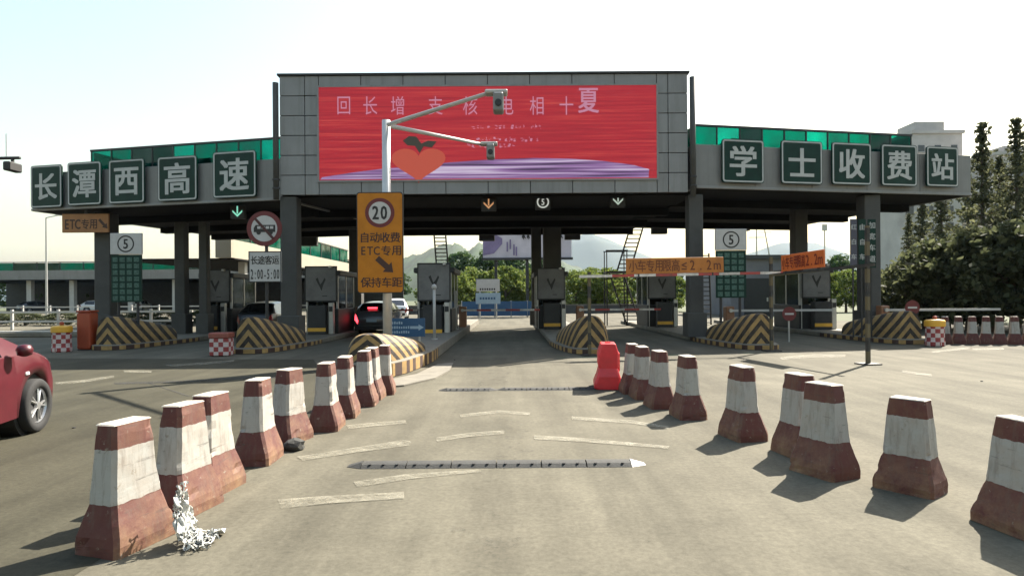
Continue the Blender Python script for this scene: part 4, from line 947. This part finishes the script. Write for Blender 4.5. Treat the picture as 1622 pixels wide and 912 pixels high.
# ------------------------------------------------------------------ vehicles
def car(name, label, paint, loc, rz, L=4.3, Wd=.87, hgt=1.5, style='hatch', brake=False, detail=True):
    r = thing(name, label, 'car', loc, rz)          # car faces local +X
    wr_ = .325; wb = 2.6; xf, xr = wb/2 + .02, -wb/2 + .02
    f_ = lambda xs, ys: (lambda x: float(np.interp(x, xs, ys)))
    h = L / 2
    belt = f_([-h, -h+.1, -h+.5, -.5, .9, 1.2, h-.35, h-.1, h], [.62, .88, .96, .94, .96, .97, .84, .72, .5])
    if style == 'suv': roof = f_([-h, -h+.12, -h+.4, -h+.75, -.2, .45, 1.2, h-.4, h-.1, h], [.66, 1.0, hgt*.93, hgt, hgt+.03, hgt-.04, 1.02, .90, .76, .52])
    else: roof = f_([-h, -h+.12, -h+.35, -h+.85, -.4, .35, 1.22, h-.4, h-.1, h], [.66, .98, 1.12, hgt-.05, hgt+.02, hgt-.06, 1.01, .88, .75, .52])
    wid = f_([-h, -h+.12, -h+.5, 0, h-.7, h-.2, h], [Wd*.70, Wd*.88, Wd*.98, Wd, Wd*.98, Wd*.86, Wd*.60])
    n = 96; xs_ = np.linspace(-h, h, n); rows = []
    for x in xs_:
        zl = .22
        for xc in (xf, xr):
            dx = abs(x - xc)
            if dx < .40: zl = max(zl, wr_ + math.sqrt(max(0, .40**2 - dx*dx)) * .98)
        zb_, zr_, w = belt(x), max(roof(x), belt(x) + .01), wid(x)
        zl = min(zl, zb_ - .08)
        g = zr_ - zb_; wroof = w * (.97 - .27 * min(1, g / .5))
        half = [(w*.86, zl), (w*.985, zl + .05*(zb_-zl)), (w, zl + .45*(zb_-zl)), (w*1.0, zl + .62*(zb_-zl)), (w*.955, zb_), (w*.955*.93 + wroof*.07, zb_ + .04*g), (wroof*.95 + w*.03, zb_ + .88*g), (wroof*.82, zb_ + .985*g), (wroof*.4, zr_ + .012), (0, zr_ + .018)]
        rows.append([(x, -a, b_) for a, b_ in half] + [(x, a, b_) for a, b_ in reversed(half[:-1])])
    k = len(rows[0]); G_ = np.array(rows)
    body = MB().add([tuple(v) for v in G_.reshape(-1, 3)], [(i*k+j, i*k+j+1, (i+1)*k+j+1, (i+1)*k+j) for i in range(n-1) for j in range(k-1)] + [tuple(range(k)), tuple(range((n-1)*k, n*k))])
    ob('body', body, paint, r, smooth=True)
    ob('floor_pan', B(-h + .3, h - .3, -Wd*.84, Wd*.84, .24, .36), M['trim'], r)
    def ix(x): return int(round((x + h) / L * (n - 1)))
    def patch(nm, x0, x1, j0, j1, mat, off, parent=r, mirror=False):
        i0, i1 = ix(x0), ix(x1); g = G_[i0:i1+1, j0:j1+1].copy(); c = np.array([(x0+x1)/2*0.95, 0, .75])
        a, b_ = g.shape[:2]; P = g.reshape(-1, 3)
        du = np.gradient(g, axis=0) if a > 1 else 0; dv = np.gradient(g, axis=1)
        nn = np.cross(du, dv); ln = np.linalg.norm(nn, axis=2, keepdims=True); ln[ln == 0] = 1; nn = nn / ln
        s = np.sign(((g - c) * nn).sum(axis=2, keepdims=True)); s[s == 0] = 1; g = g + nn * s * off
        return ob(nm, MB().add([tuple(v) for v in g.reshape(-1, 3)], [(i*b_+j, i*b_+j+1, (i+1)*b_+j+1, (i+1)*b_+j) for i in range(a-1) for j in range(b_-1)]), mat, parent, smooth=True)
    m = k - 1
    patch('windscreen', .47, 1.12, 7, m - 7, M['carglass'], .006)
    patch('rear_window', -h + (.16 if style == 'suv' else .2), -h + (.5 if style == 'suv' else .78), 7, m - 7, M['carglass'], .006)
    for j0, j1 in ((5, 6), (m - 6, m - 5)):
        patch('side_window', -.38, .62, j0, j1, M['carglass'], .006); patch('side_window', -h + .62, -.45, j0, j1, M['carglass'], .006)
    for j0, j1 in ((3, 5), (m - 5, m - 3)):
        patch('headlight', h - .52, h - .12, j0 + 1, j1 + (0), M['lens'], .008) if j0 == 3 else patch('headlight', h - .52, h - .12, j0, j1 - 1, M['lens'], .008)
        patch('tail_light', -h + .02, -h + .22, j0, j1, em('brake light', (1, .05, .07), 1.4) if brake else pm('tail lens', (.25, .01, .012), .2), .008)
    if detail:
        for j0, j1 in ((1, 4), (m - 4, m - 1)):
            d_ = patch('door', -.42, .82, j0, j1, paint, .004); patch('door', -.94 if False else -.85, -.47, j0 + 1, j1, paint, .004) if j0 == 1 else patch('door', -.85, -.47, j0, j1 - 1, paint, .004)
            sgn = -1 if j0 == 1 else 1
            ob('door_handle', B(-.3, -.12, sgn*Wd - .03 if sgn > 0 else sgn*Wd - .02, sgn*Wd + .02 if sgn > 0 else sgn*Wd + .03, .78, .81), paint, d_, bev=.006)
        for sgn in (-1, 1):
            ob('mirror', MB().lathe([(.02, 0), (.07, .02), (.085, .08), (.06, .13), (.01, .14)], 12), paint, r, loc=(.78, sgn * (Wd + .09), .96), smooth=True)
            ob('side_marker', B(1.02, 1.10, sgn*Wd*.985 - .012, sgn*Wd*.985 + .012, .72, .76), M['lens'], r, bev=.008)
    if brake: ob('high_brake_lamp', B(-h + .22, -h + .34, -.2, .2, 1.13, 1.19), em('brake light', (1, .05, .07), 1.4), r)
    ob('number_plate', B(-h - .012, -h + .01, -.22, .22, .56, .70), M['bluepale'], r); ob('rear_bumper', B(-h - .03, -h + .1, -Wd*.7, Wd*.7, .32, .5), M['trim'], r, bev=.03)
    for xc in (xf, xr):
        for sgn in (-1, 1):
            w_ = bpy.data.objects.new('wheel', None); COL.objects.link(w_); w_.parent = r; w_.location = (xc, sgn * (Wd - .10), wr_); w_.rotation_euler = (R(90) * (1 if sgn < 0 else -1), 0, 0)
            ob('tyre', MB().lathe([(.20, -.10), (.30, -.105), (.322, -.08), (.325, 0), (.322, .08), (.30, .105), (.215, .10), (.21, .06)], 32), M['tyre'], w_, smooth=True)
            rim = MB().lathe([(.212, .055), (.205, .085), (.195, .055), (.19, .03)], 32)
            for q in range(5):
                a_ = 2*math.pi*q/5
                for da in (-.16, .16):
                    c2, s2 = math.cos(a_), math.sin(a_); c3, s3 = math.cos(a_ + da), math.sin(a_ + da)
                    rim.cyl((.04*c2, .04*s2, .075), (.2*c3, .2*s3, .062), .016, .014, 6)
            rim.cyl((0, 0, .03), (0, 0, .092), .055, .045, 14)
            ob('rim', rim, M['rim'], w_)
            ob('wheel_well', T((0, 0, -.19), (0, 0, .0), .385, n=24), M['trim'], w_)
    return r
wf = gp(56, 684)
hd_ = R(90 + 13)
fwd = Vector((math.cos(hd_), math.sin(hd_), 0)); rt = Vector((fwd.y, -fwd.x, 0))
cpos = Vector((wf.x, wf.y, 0)) - fwd * 1.32 - rt * .82
car('red_car', 'red hatchback cut by the left picture edge, driving to the left lanes', M['redpaint'], cpos, hd_)
car('dark_car', 'dark car with glowing red tail lights in the lane left of the ETC sign', M['greypaint'], (-6.15, 29.4, 0), R(92), 4.3, .84, 1.42, 'hatch', True)
car('black_car', 'black car in the shade behind the second striped bumper', M['blackpaint'], (-11.2, 29.5, 0), R(90), 4.4, .86, 1.45, 'hatch')
car('white_car', 'small white car far beyond the blue direction board', M['whitepaint'], (-8.6, 47, 0), R(100), 4.3, .87, 1.5, 'hatch', False, False)
for i, (px, Y, c, lab) in enumerate(((158, 83, 'whitepaint', 'pale parked car under the distant canopy, behind the left drum'), (60, 82, 'greypaint', 'dark parked car beyond the left railing, near the edge'), (222, 86, 'whitepaint', 'white car far under the distant canopy'))):
    car('parked_car', lab, M[c], ((px - CX) * Y / F, Y, 0), R(20 + 40 * i), 4.3, .87, 1.5, 'hatch', False, False)

# ------------------------------------------------------------------ left: distant canopy, railing, camera arm, lamp post
dc = thing('distant_canopy', 'long distant canopy with green glass band on the far left', 'canopy', (0, 80, 0))
ob('fascia', B(-75, -16.1, 0, 14, 4.2, 5.35), M['fascia'], dc)
ob('soffit', B(-75, -16.1, -.02, 14, 4.12, 4.18), M['soffit'], dc)
for i in range(20):
    x = -75 + i * 2.95; ob('glass_pane', B(x + .06, x + 2.89, .1, .13, 5.36, 6.3), M['teal'] if random.random() < .65 else M['tealdark'], dc)
    ob('mullion', B(x - .05, x + .05, .06, .16, 5.36, 6.35), M['darksteel'], dc)
ob('top_rail', B(-75, -16.1, .05, .18, 6.35, 6.45), M['darksteel'], dc)
ob('shade_backing', B(-75, -16.1, 13.6, 13.9, 0, 4.12), M['boothwall'], dc)  # added dark backing, stands in for the shade beneath the canopy
for x in (-70, -62, -56.5, -49, -43.3, -36, -29, -22): ob('column', B(x - .3, x + .3, 1, 1.6, 0, 4.12), M['white'], dc)
sc_ = thing('side_canopy', 'canopy wing with sunlit cream fascia running away behind the left lanes', 'canopy', (-16, 36, 0))
ob('fascia', B(-.9, 0, 0, 26, 3.95, 5.0), M['cream'], sc_)
for i in range(9):
    y = i * 2.88; ob('glass_pane', B(-.12, -.09, y + .05, y + 2.83, 5.01, 6.2), M['teal'] if i % 3 else M['tealdark'], sc_); ob('mullion', B(-.14, -.05, y - .04, y + .04, 5.0, 6.2), M['darksteel'], sc_)
ob('top_rail', B(-.16, -.04, 0, 26, 6.2, 6.28), M['darksteel'], sc_)
ob('soffit', B(-7, .02, .4, 26, 3.87, 3.94), M['soffit'], sc_)
for y in (3, 11, 19, 25): ob('column', B(-.9, -.5, y, y + .4, 0, 3.87), M['white'], sc_)
def railing(x0, x1, y, label):
    r = thing('guard_rail', label, 'railing', (x0, y, 0)); L_ = x1 - x0
    for z in (.45, .95): ob('rail', B(0, L_, -.04, .04, z - .05, z + .05), M['white'], r)
    for i in range(int(L_ / 2.5) + 1): ob('post', B(i*2.5 - .06, i*2.5 + .06, .04, .14, 0, 1.1), M['white'], r)
railing(-42, -17.2, 34, 'white two-bar railing across the far left plaza')
railing(-60, -17.5, 58, 'far white railing before the distant canopy')
kb_ = thing('median_kerb', 'low pale kerb across the far left plaza', 'kerb', (-40, 27.5, 0)); ob('kerb', B(0, 22, -.25, .25, 0, .22), M['concrete'], kb_, bev=.04); ob('kerb_top', B(.3, 21.7, -.15, .15, .22, .26), M['white'], kb_)
lp = ob('dark_pavement', MB().add([(-60, -20, .003), (-2.75, -20, .003), (-2.55, 4, .003), (-2.3, 9, .003), (-3.6, 12.3, .003), (-5.2, 16.5, .003), (-14, 17.5, .003), (-60, 18, .003)], [tuple(range(8))]), M['plazadark'], kind='structure')  # darker sheet over the pavement left of the barrier row
# camera arm at left edge
pz_ = at(0, 252, 12); r = thing('camera_pole', 'roadside pole arm with hanging camera at the left picture edge', 'pole', (pz_.x - .9, 12, 0))
ob('pole', T((0, 0, 0), (0, 0, pz_.z + .2), .07), M['darksteel'], r, smooth=True)
ob('arm', T((0, 0, pz_.z), (1.28, 0, pz_.z + .02), .03), M['darksteel'], r, smooth=True)
ob('camera_body', B(1.10, 1.24, -.2, .12, pz_.z - .25, pz_.z - .08), M['trim'], r, bev=.02); ob('camera_bracket', B(1.12, 1.16, -.02, .02, pz_.z - .09, pz_.z), M['trim'], r); ob('whip_antenna', T((1.02, 0, pz_.z), (1.02, 0, pz_.z + .48), .008, n=6), M['steel'], r)
p = at(73, 345, 62); r = thing('lamp_post', 'thin far lamp post above the distant left canopy', 'lamp post', (p.x, 62, 0)); ob('pole', T((0, 0, 0), (0, 0, p.z), .11, .07), M['steel'], r); ob('lamp_arm', T((0, 0, p.z), (1.2, 0, p.z + .25), .05), M['steel'], r); ob('lamp_head', B(1.0, 1.7, -.12, .12, p.z + .2, p.z + .3), M['steel'], r)

# ------------------------------------------------------------------ far billboard, small boards, masts
p = at(835, 385, 52); r = thing('billboard', 'distant mauve billboard with dark calligraphy behind the open lane', 'billboard', (p.x, 52, 0))
w, z0, z1 = 7.3, at(835, 408, 52).z, at(835, 361, 52).z
pf = ob('face', B(-w/2, w/2, 0, .25, z0, z1), M['posterpale'], r); ob('frame_bottom', B(-w/2 - .1, w/2 + .1, -.12, .3, z0 - .18, z0), M['darksteel'], r)
ob('roof_picture', MB().poly([(-w/2 + .02, z1 - .3), (-w/2 + .5, z1 - .2), (-w/2 + 1.6, z1 - .85), (-w/2 + 1.6, z1 - 1.3), (-w/2 + .9, z0 + .35), (-w/2 + .02, z0 + .2)], (-.03, -.01)), M['purple'], pf)
for x, a, b_ in ((-1.7, .5, 1.3), (-1.45, .7, 1.5), (-1.15, .2, 1.1), (-.95, .15, .9)): ob('pillar_picture', B(x, x + .12, -.05, -.032, z0 + a, z0 + b_), M['purple'], pf)
for x, s_ in ((-.45, .35), (-.05, .3), (.4, .36), (2.1, .4), (2.55, .42), (3.1, .34)):
    ob('brush_stroke', MB().poly([(x, z1 - .75), (x + .12, z1 - .45), (x + s_*.6, z1 - .5), (x + s_, z1 - .9), (x + s_*.5, z1 - .8), (x + .2, z1 - 1.0)], (-.05, -.032)), M['black'], pf)
for x in (-2.6, 0, 2.6): ob('post', B(x - .12, x + .12, .26, .5, 0, z1 - .2), M['darksteel'], r)
p = at(773, 462, 46); r = thing('road_board', 'white and blue road board beyond the open lane', 'sign', (p.x, 46, 0))
ob('upper_panel', B(-.85, .85, 0, .06, 2.0, 2.9), M['greywhite'], r); ob('lower_panel', B(-.9, .9, 0, .06, 1.1, 1.9), M['bluepale'], r)
for q in (-.6, .6): ob('post', T((q, .1, 0), (q, .1, 2.8), .05), M['steel'], r)
for j in range(7): ob('small_print', B(-.6 + j*.17, -.6 + j*.17 + .1, -.008, -.001, 2.1, 2.24), M['black'], r)
for j in range(6): ob('small_print', B(-.6 + j*.2, -.6 + j*.2 + .13, -.008, -.001, 1.42, 1.58), M['blue'], r)
p = at(800, 487, 50); r = thing('blue_hoarding', 'low blue hoarding at the foot of the green trees', 'hoarding', (p.x, 50, 0))
for i in range(5): ob('panel', B(-3.4 + i*1.3, -2.14 + i*1.3, 0, .05, .1, 1.25), M['blue'], r)
for i in range(6): ob('post', B(-3.45 + i*1.3 - .03, -3.45 + i*1.3 + .07, .06, .12, 0, 1.3), M['steel'], r)
p = at(800, 495, 58); r = thing('roadside_wall', 'low dark wall beyond the sunlit road', 'wall', (0, 60, 0)); ob('wall', B(-14, 13.5, 0, .3, 0, .75), M['column'], r); ob('coping', B(-14.1, 13.6, -.05, .35, .75, .85), M['concrete'], r)
def mast(px, pyt, Y, label, lean=0):
    p = at(px, pyt, Y); r = thing('wire_mast', label, 'mast', (p.x, Y, 0)); ob('pole', T((0, 0, 0), (lean, 0, p.z), .16, .08), M['steel'], r)
    for q in (.75, .9): ob('cross_arm', B(lean*q - 1.2, lean*q + 1.2, -.06, .06, p.z*q - .06, p.z*q + .06), M['steel'], r)
mast(1198, 340, 95, 'far utility mast left of the red banner'); mast(1232, 330, 110, 'leaning far utility mast above the red banner', -3.0)
p = at(1306, 358, 80); r = thing('sign_pole', 'far thin pole with small square head above the red banner', 'pole', (p.x, 80, 0)); ob('pole', T((0, 0, 0), (0, 0, p.z), .08), M['steel'], r); ob('head', B(-.3, .3, -.1, .1, p.z - .6, p.z + .2), M['steel'], r)
# ------------------------------------------------------------------ low service building right of the lanes
p = at(1190, 470, 48); r = thing('service_building', 'low grey service building behind the right lanes', 'building', (18.6, 49, 0))
ob('wall', B(-1.6, 2.6, 0, 8, 0, 4.4), pm('grey render', (.14, .14, .15), .8, 0, .2, .5), r); ob('roof', B(-1.9, 2.9, -.3, 8.3, 4.4, 4.7), M['column'], r); dr = ob('door', B(-.6, 1.4, -.04, .02, 0, 2.9), M['trim'], r); ob('handle', B(1.15, 1.25, -.1, -.04, 1.1, 1.4), M['steel'], dr)
wn = ob('window', B(1.7, 2.4, -.05, .02, 1.6, 3.0), M['aptglass'], r); ob('sill', B(1.6, 2.5, -.12, -.05, 1.5, 1.6), M['concrete'], wn)

# ------------------------------------------------------------------ apartment towers
def tower(name, label, px0, px1, pyt, Y, steps, wrange):
    x0, x1 = (px0 - CX) * Y / F, (px1 - CX) * Y / F; zt = H + (HY - pyt - (px0 - CX) * ROLL) * Y / F
    r = thing(name, label, 'building', ((x0 + x1) / 2, Y, 0)); w = x1 - x0
    ob('wall', B(-w/2, w/2, 0, 12, 0, zt), M['flat'], r)
    rf = ob('roof', B(-w/2 - .4, w/2 + .4, -.4, 12.4, zt, zt + .8), M['flat'], r)
    for (a, b_, hh) in steps: ob('roof_house', B(w*a, w*b_, 2, 9, zt + .8, zt + hh), M['flat'], rf)
    cols = max(2, int(w / 3.2)); z = wrange[0]
    wm = B(-.75, .75, -.06, .04, 0, 1.6).mesh('window'); wm.materials.append(M['aptglass']); sm = B(-.85, .85, -.3, -.061, -.25, -.02).mesh('sill'); sm.materials.append(M['flat'])
    while z < zt - 2.2:
        for c in range(cols):
            o = ob('window', wm, None, r, loc=(-w/2 + (c + .5) * w / cols, 0, z)); ob('balcony', sm, None, o)
        z += 3.1
tower('apartment_tower', 'pale apartment tower rising over the right end of the canopy', 1448, 1526, 212, 150, [(-.35, .25, 3.4)], (26, 0))
tower('apartment_tower', 'pale apartment tower at the right picture edge behind conifers', 1578, 1665, 246, 135, [(-.2, .3, 2.5)], (20, 0))
tower('apartment_tower', 'slim pale tower seen between the right column and trees', 1404, 1414, 372, 230, [], (8, 0))
tower('apartment_tower', 'broad pale apartment block behind the conifers right of the right column', 1426, 1552, 306, 118, [(-.4, -.1, 2.0)], (4, 0))

# ------------------------------------------------------------------ trees
def leaves(cent, rad, n, size, rs, flat=1.0):
    d = rs.randn(n, 3); d /= np.linalg.norm(d, axis=1, keepdims=True); q = rs.rand(n, 1) ** .45
    pos = cent + d * q * rad
    a = rs.randn(n, 3); a /= np.linalg.norm(a, axis=1, keepdims=True); b_ = np.cross(a, rs.randn(n, 3)); b_ /= np.linalg.norm(b_, axis=1, keepdims=True)
    s = size * (.6 + .8 * rs.rand(n, 1))
    return np.stack([pos - a*s, pos + b_*s*.55, pos + a*s, pos - b_*s*.55], 1).reshape(-1, 3)
def quads_mesh(V, mat):
    m = bpy.data.meshes.new('crown'); n = len(V); nf = n // 4
    m.vertices.add(n); m.vertices.foreach_set('co', V.astype(np.float32).ravel()); m.loops.add(n); m.loops.foreach_set('vertex_index', np.arange(n, dtype=np.int32))
    m.polygons.add(nf); m.polygons.foreach_set('loop_start', np.arange(0, n, 4, dtype=np.int32)); m.polygons.foreach_set('loop_total', np.full(nf, 4, dtype=np.int32)); m.update(); m.validate(); m.materials.append(mat); return m
def broad(seed, h, w, mat, n=70, per=70, size=.16):
    rs = np.random.RandomState(seed); V = []
    for i in range(n):
        t = rs.rand(); z = h * (.16 + .84 * t); ww = w/2 * math.sin(math.pi * min(1, .16 + .82 * t)) ** .6 * (.5 + .6 * rs.rand()); a = rs.rand() * 6.283
        V.append(leaves(np.array([ww*math.cos(a), ww*math.sin(a), z]), np.array([.55, .55, .42]) * w / 4.2 * (.7 + .6*rs.rand()), per, size, rs))
    tr = MB().cyl((0, 0, 0), (0, 0, h*.55), .16, .08, 8)
    for i in range(5):
        a = i * 1.3; tr.cyl((0, 0, h*(.25 + .05*i)), (w*.28*math.cos(a), w*.28*math.sin(a), h*(.5 + .07*i)), .06, .025, 6)
    t_ = tr.mesh('trunk'); t_.materials.append(M['bark']); return quads_mesh(np.concatenate(V), mat), t_
def conifer(seed, h, w, mat, per=8, size=.085):
    rs = np.random.RandomState(seed); V = []; tr = MB().cyl((0, 0, 0), (0, 0, h*.97), .17, .02, 8); z = h * .08; a = 0
    while z < h * .985:
        t = z / h; rr = w/2 * (1 - t) ** 1.05 + .07
        a += 2.4 + rs.randn() * .5; L_ = rr * (.45 + .75 * rs.rand()); rise = rs.uniform(-.05, .55)
        e = np.array([L_*math.cos(a), L_*math.sin(a), z + L_ * rise])
        tr.cyl((0, 0, z - .05), tuple(e), .025 * (1 - t) + .008, .005, 4, False)
        for s in np.linspace(.25, 1.05, 5):
            c = np.array([0, 0, z]) * (1 - s) + e * s + np.array([0, 0, -.12 * s * s]) + rs.randn(3) * .07
            V.append(leaves(c, np.array([.30, .30, .24]) * (.35 + .8*(1-t)) * (1.15 - .4*s), max(3, int(per * (1.15 - .7*t))), size * (1 + .5*rs.rand()), rs))
        z += h * .0068 * (.5 + rs.rand())
    t_ = tr.mesh('trunk'); t_.materials.append(M['bark']); return quads_mesh(np.concatenate(V), mat), t_
def plant(kind, var, x, y, rz, sc, label, group):
    r = thing(kind, label, 'tree' if 'tree' in kind else 'shrub', (x, y, -.03), rz, group); r.scale = sc if isinstance(sc, tuple) else (sc,) * 3
    ob('crown', var[0], None, r); ob('trunk', var[1], None, r); return r
cv = [conifer(i, 10, 4.3, M['leafconifer']) for i in range(3)]
bv = [broad(20 + i, 4.6, 4.6, M['leafbright']) for i in range(3)]
mv = [broad(30 + i, 8.0, 6.2, M['leafmid'], 80, 70, .24) for i in range(2)]
dv = [broad(40 + i, 4.0, 4.4, M['leafdark'], 60, 60, .15) for i in range(2)]
k = 0
for px, Y, hh in [(1462, 40, 8.2), (1492, 36, 9.0), (1557, 31, 10.2), (1535, 45, 10.6), (1585, 36, 9.6), (1612, 29, 9.8), (1640, 33, 11), (1440, 46, 7.6)]:
    u = (px - CX) * Y / F; plant('conifer_tree', cv[k % 3], u, Y, k * 1.3, hh / 10, 'dark feathery conifer right of the canopy, number %s from the right column' % ordn[0] if False else 'dark feathery conifer, %s in the right-hand grove' % ['shorter one nearest the canopy end', 'slim one close to the canopy end', 'tall pointed one standing clear against the sky', 'tall one deep behind', 'one left of the picture-edge pair', 'near one at the picture edge', 'rightmost, mostly out of frame', 'lowest and farthest left', 'tallest far one near the edge'][k], 'conifers right of the canopy'); k += 1
k = 0
for px, Y, s in [(1435, 31, .75), (1465, 29, .85), (1500, 28, .95), (1535, 27, 1.0), (1570, 26.5, 1.05), (1605, 26, 1.0), (1640, 25.5, 1.1)]:
    plant('dark_shrub', dv[k % 2], (px - CX) * Y / F, Y, k * 2.1, s, 'dark dense shrub below the conifers, ' + ['smallest beside the rightmost column', 'second from the rightmost column', 'third from the rightmost column', 'front one midway to the picture edge', 'front one right of midway', 'front one near the picture edge', 'front one cut by the picture edge', 'rear one behind the smaller shrubs', 'rear one midway', 'rear one near the picture edge'][k], 'dark shrubs below the conifers'); k += 1
k = 0
places = ['left of the road board', 'behind the road board', 'right of the road board', 'before the round column', 'right of the round column', 'beside the height bar post', 'left of the ladder', 'behind the ladder', 'behind the orange banner', 'behind the right fee board', 'far right between columns', 'under the red banner', 'right of the red banner', 'beyond the booth with poster']
for px, Y, s in [(722, 66, .9), (752, 70, 1.0), (800, 66, 1.0), (838, 68, .95), (912, 62, .85), (938, 66, .95), (962, 62, .9), (1000, 68, .9), (1060, 66, .9), (1130, 64, .9), (1230, 62, .8), (1290, 60, .85), (1340, 58, .8), (690, 70, .9)]:
    plant('leafy_tree', bv[k % 3], (px - CX) * Y / F, Y, k * 1.7, s, 'bright green leafy tree beyond the road, ' + places[k], 'bright trees beyond the lanes'); k += 1
k = 0
pl2 = ['below the hill notch', 'under the billboard left end', 'under the billboard middle', 'right of the billboard', 'behind the ladder foot', 'behind the right booths', 'behind the fee board', 'far left of the ETC sign', 'behind the dark car', 'at the far right', 'behind the distant left cars', 'left under the distant canopy', 'far left under the distant canopy', 'behind the left fee board']
for px, Y, s in [(730, 105, 1.1), (775, 98, 1.05), (815, 100, 1.15), (870, 110, 1.0), (925, 120, .75), (985, 120, .75), (1065, 110, .8), (620, 110, .9), (575, 100, .8), (1330, 95, .9), (160, 96, .7), (90, 96, .7), (20, 97, .75), (250, 98, .7)]:
    plant('dense_tree', mv[k % 2], (px - CX) * Y / F, Y, k * 1.1, s, 'darker tree in the far belt, ' + pl2[k], 'far tree belt'); k += 1

for i in range(11):
    plant('hedge_shrub', dv[i % 2], -42 + i * 2.25, 40 + random.uniform(-.3, .3), i * 1.9, (.62, .45, .21), 'low dark shrub in the hedge line beyond the left railing', 'hedge line on the far left')
# ------------------------------------------------------------------ air
hz = bpy.data.materials.new('air haze'); hz.use_nodes = True; t = hz.node_tree
for n in list(t.nodes):
    if n.type == 'BSDF_PRINCIPLED': t.nodes.remove(n)
pv = t.nodes.new('ShaderNodeVolumePrincipled'); pv.inputs['Density'].default_value = .00007; pv.inputs['Color'].default_value = (.50, .72, 1.0, 1)
t.links.new(pv.outputs[0], t.nodes['Material Output'].inputs['Volume'])
ob('haze', B(-3500, 3500, -70, 3600, -2, 320), hz, kind='stuff')
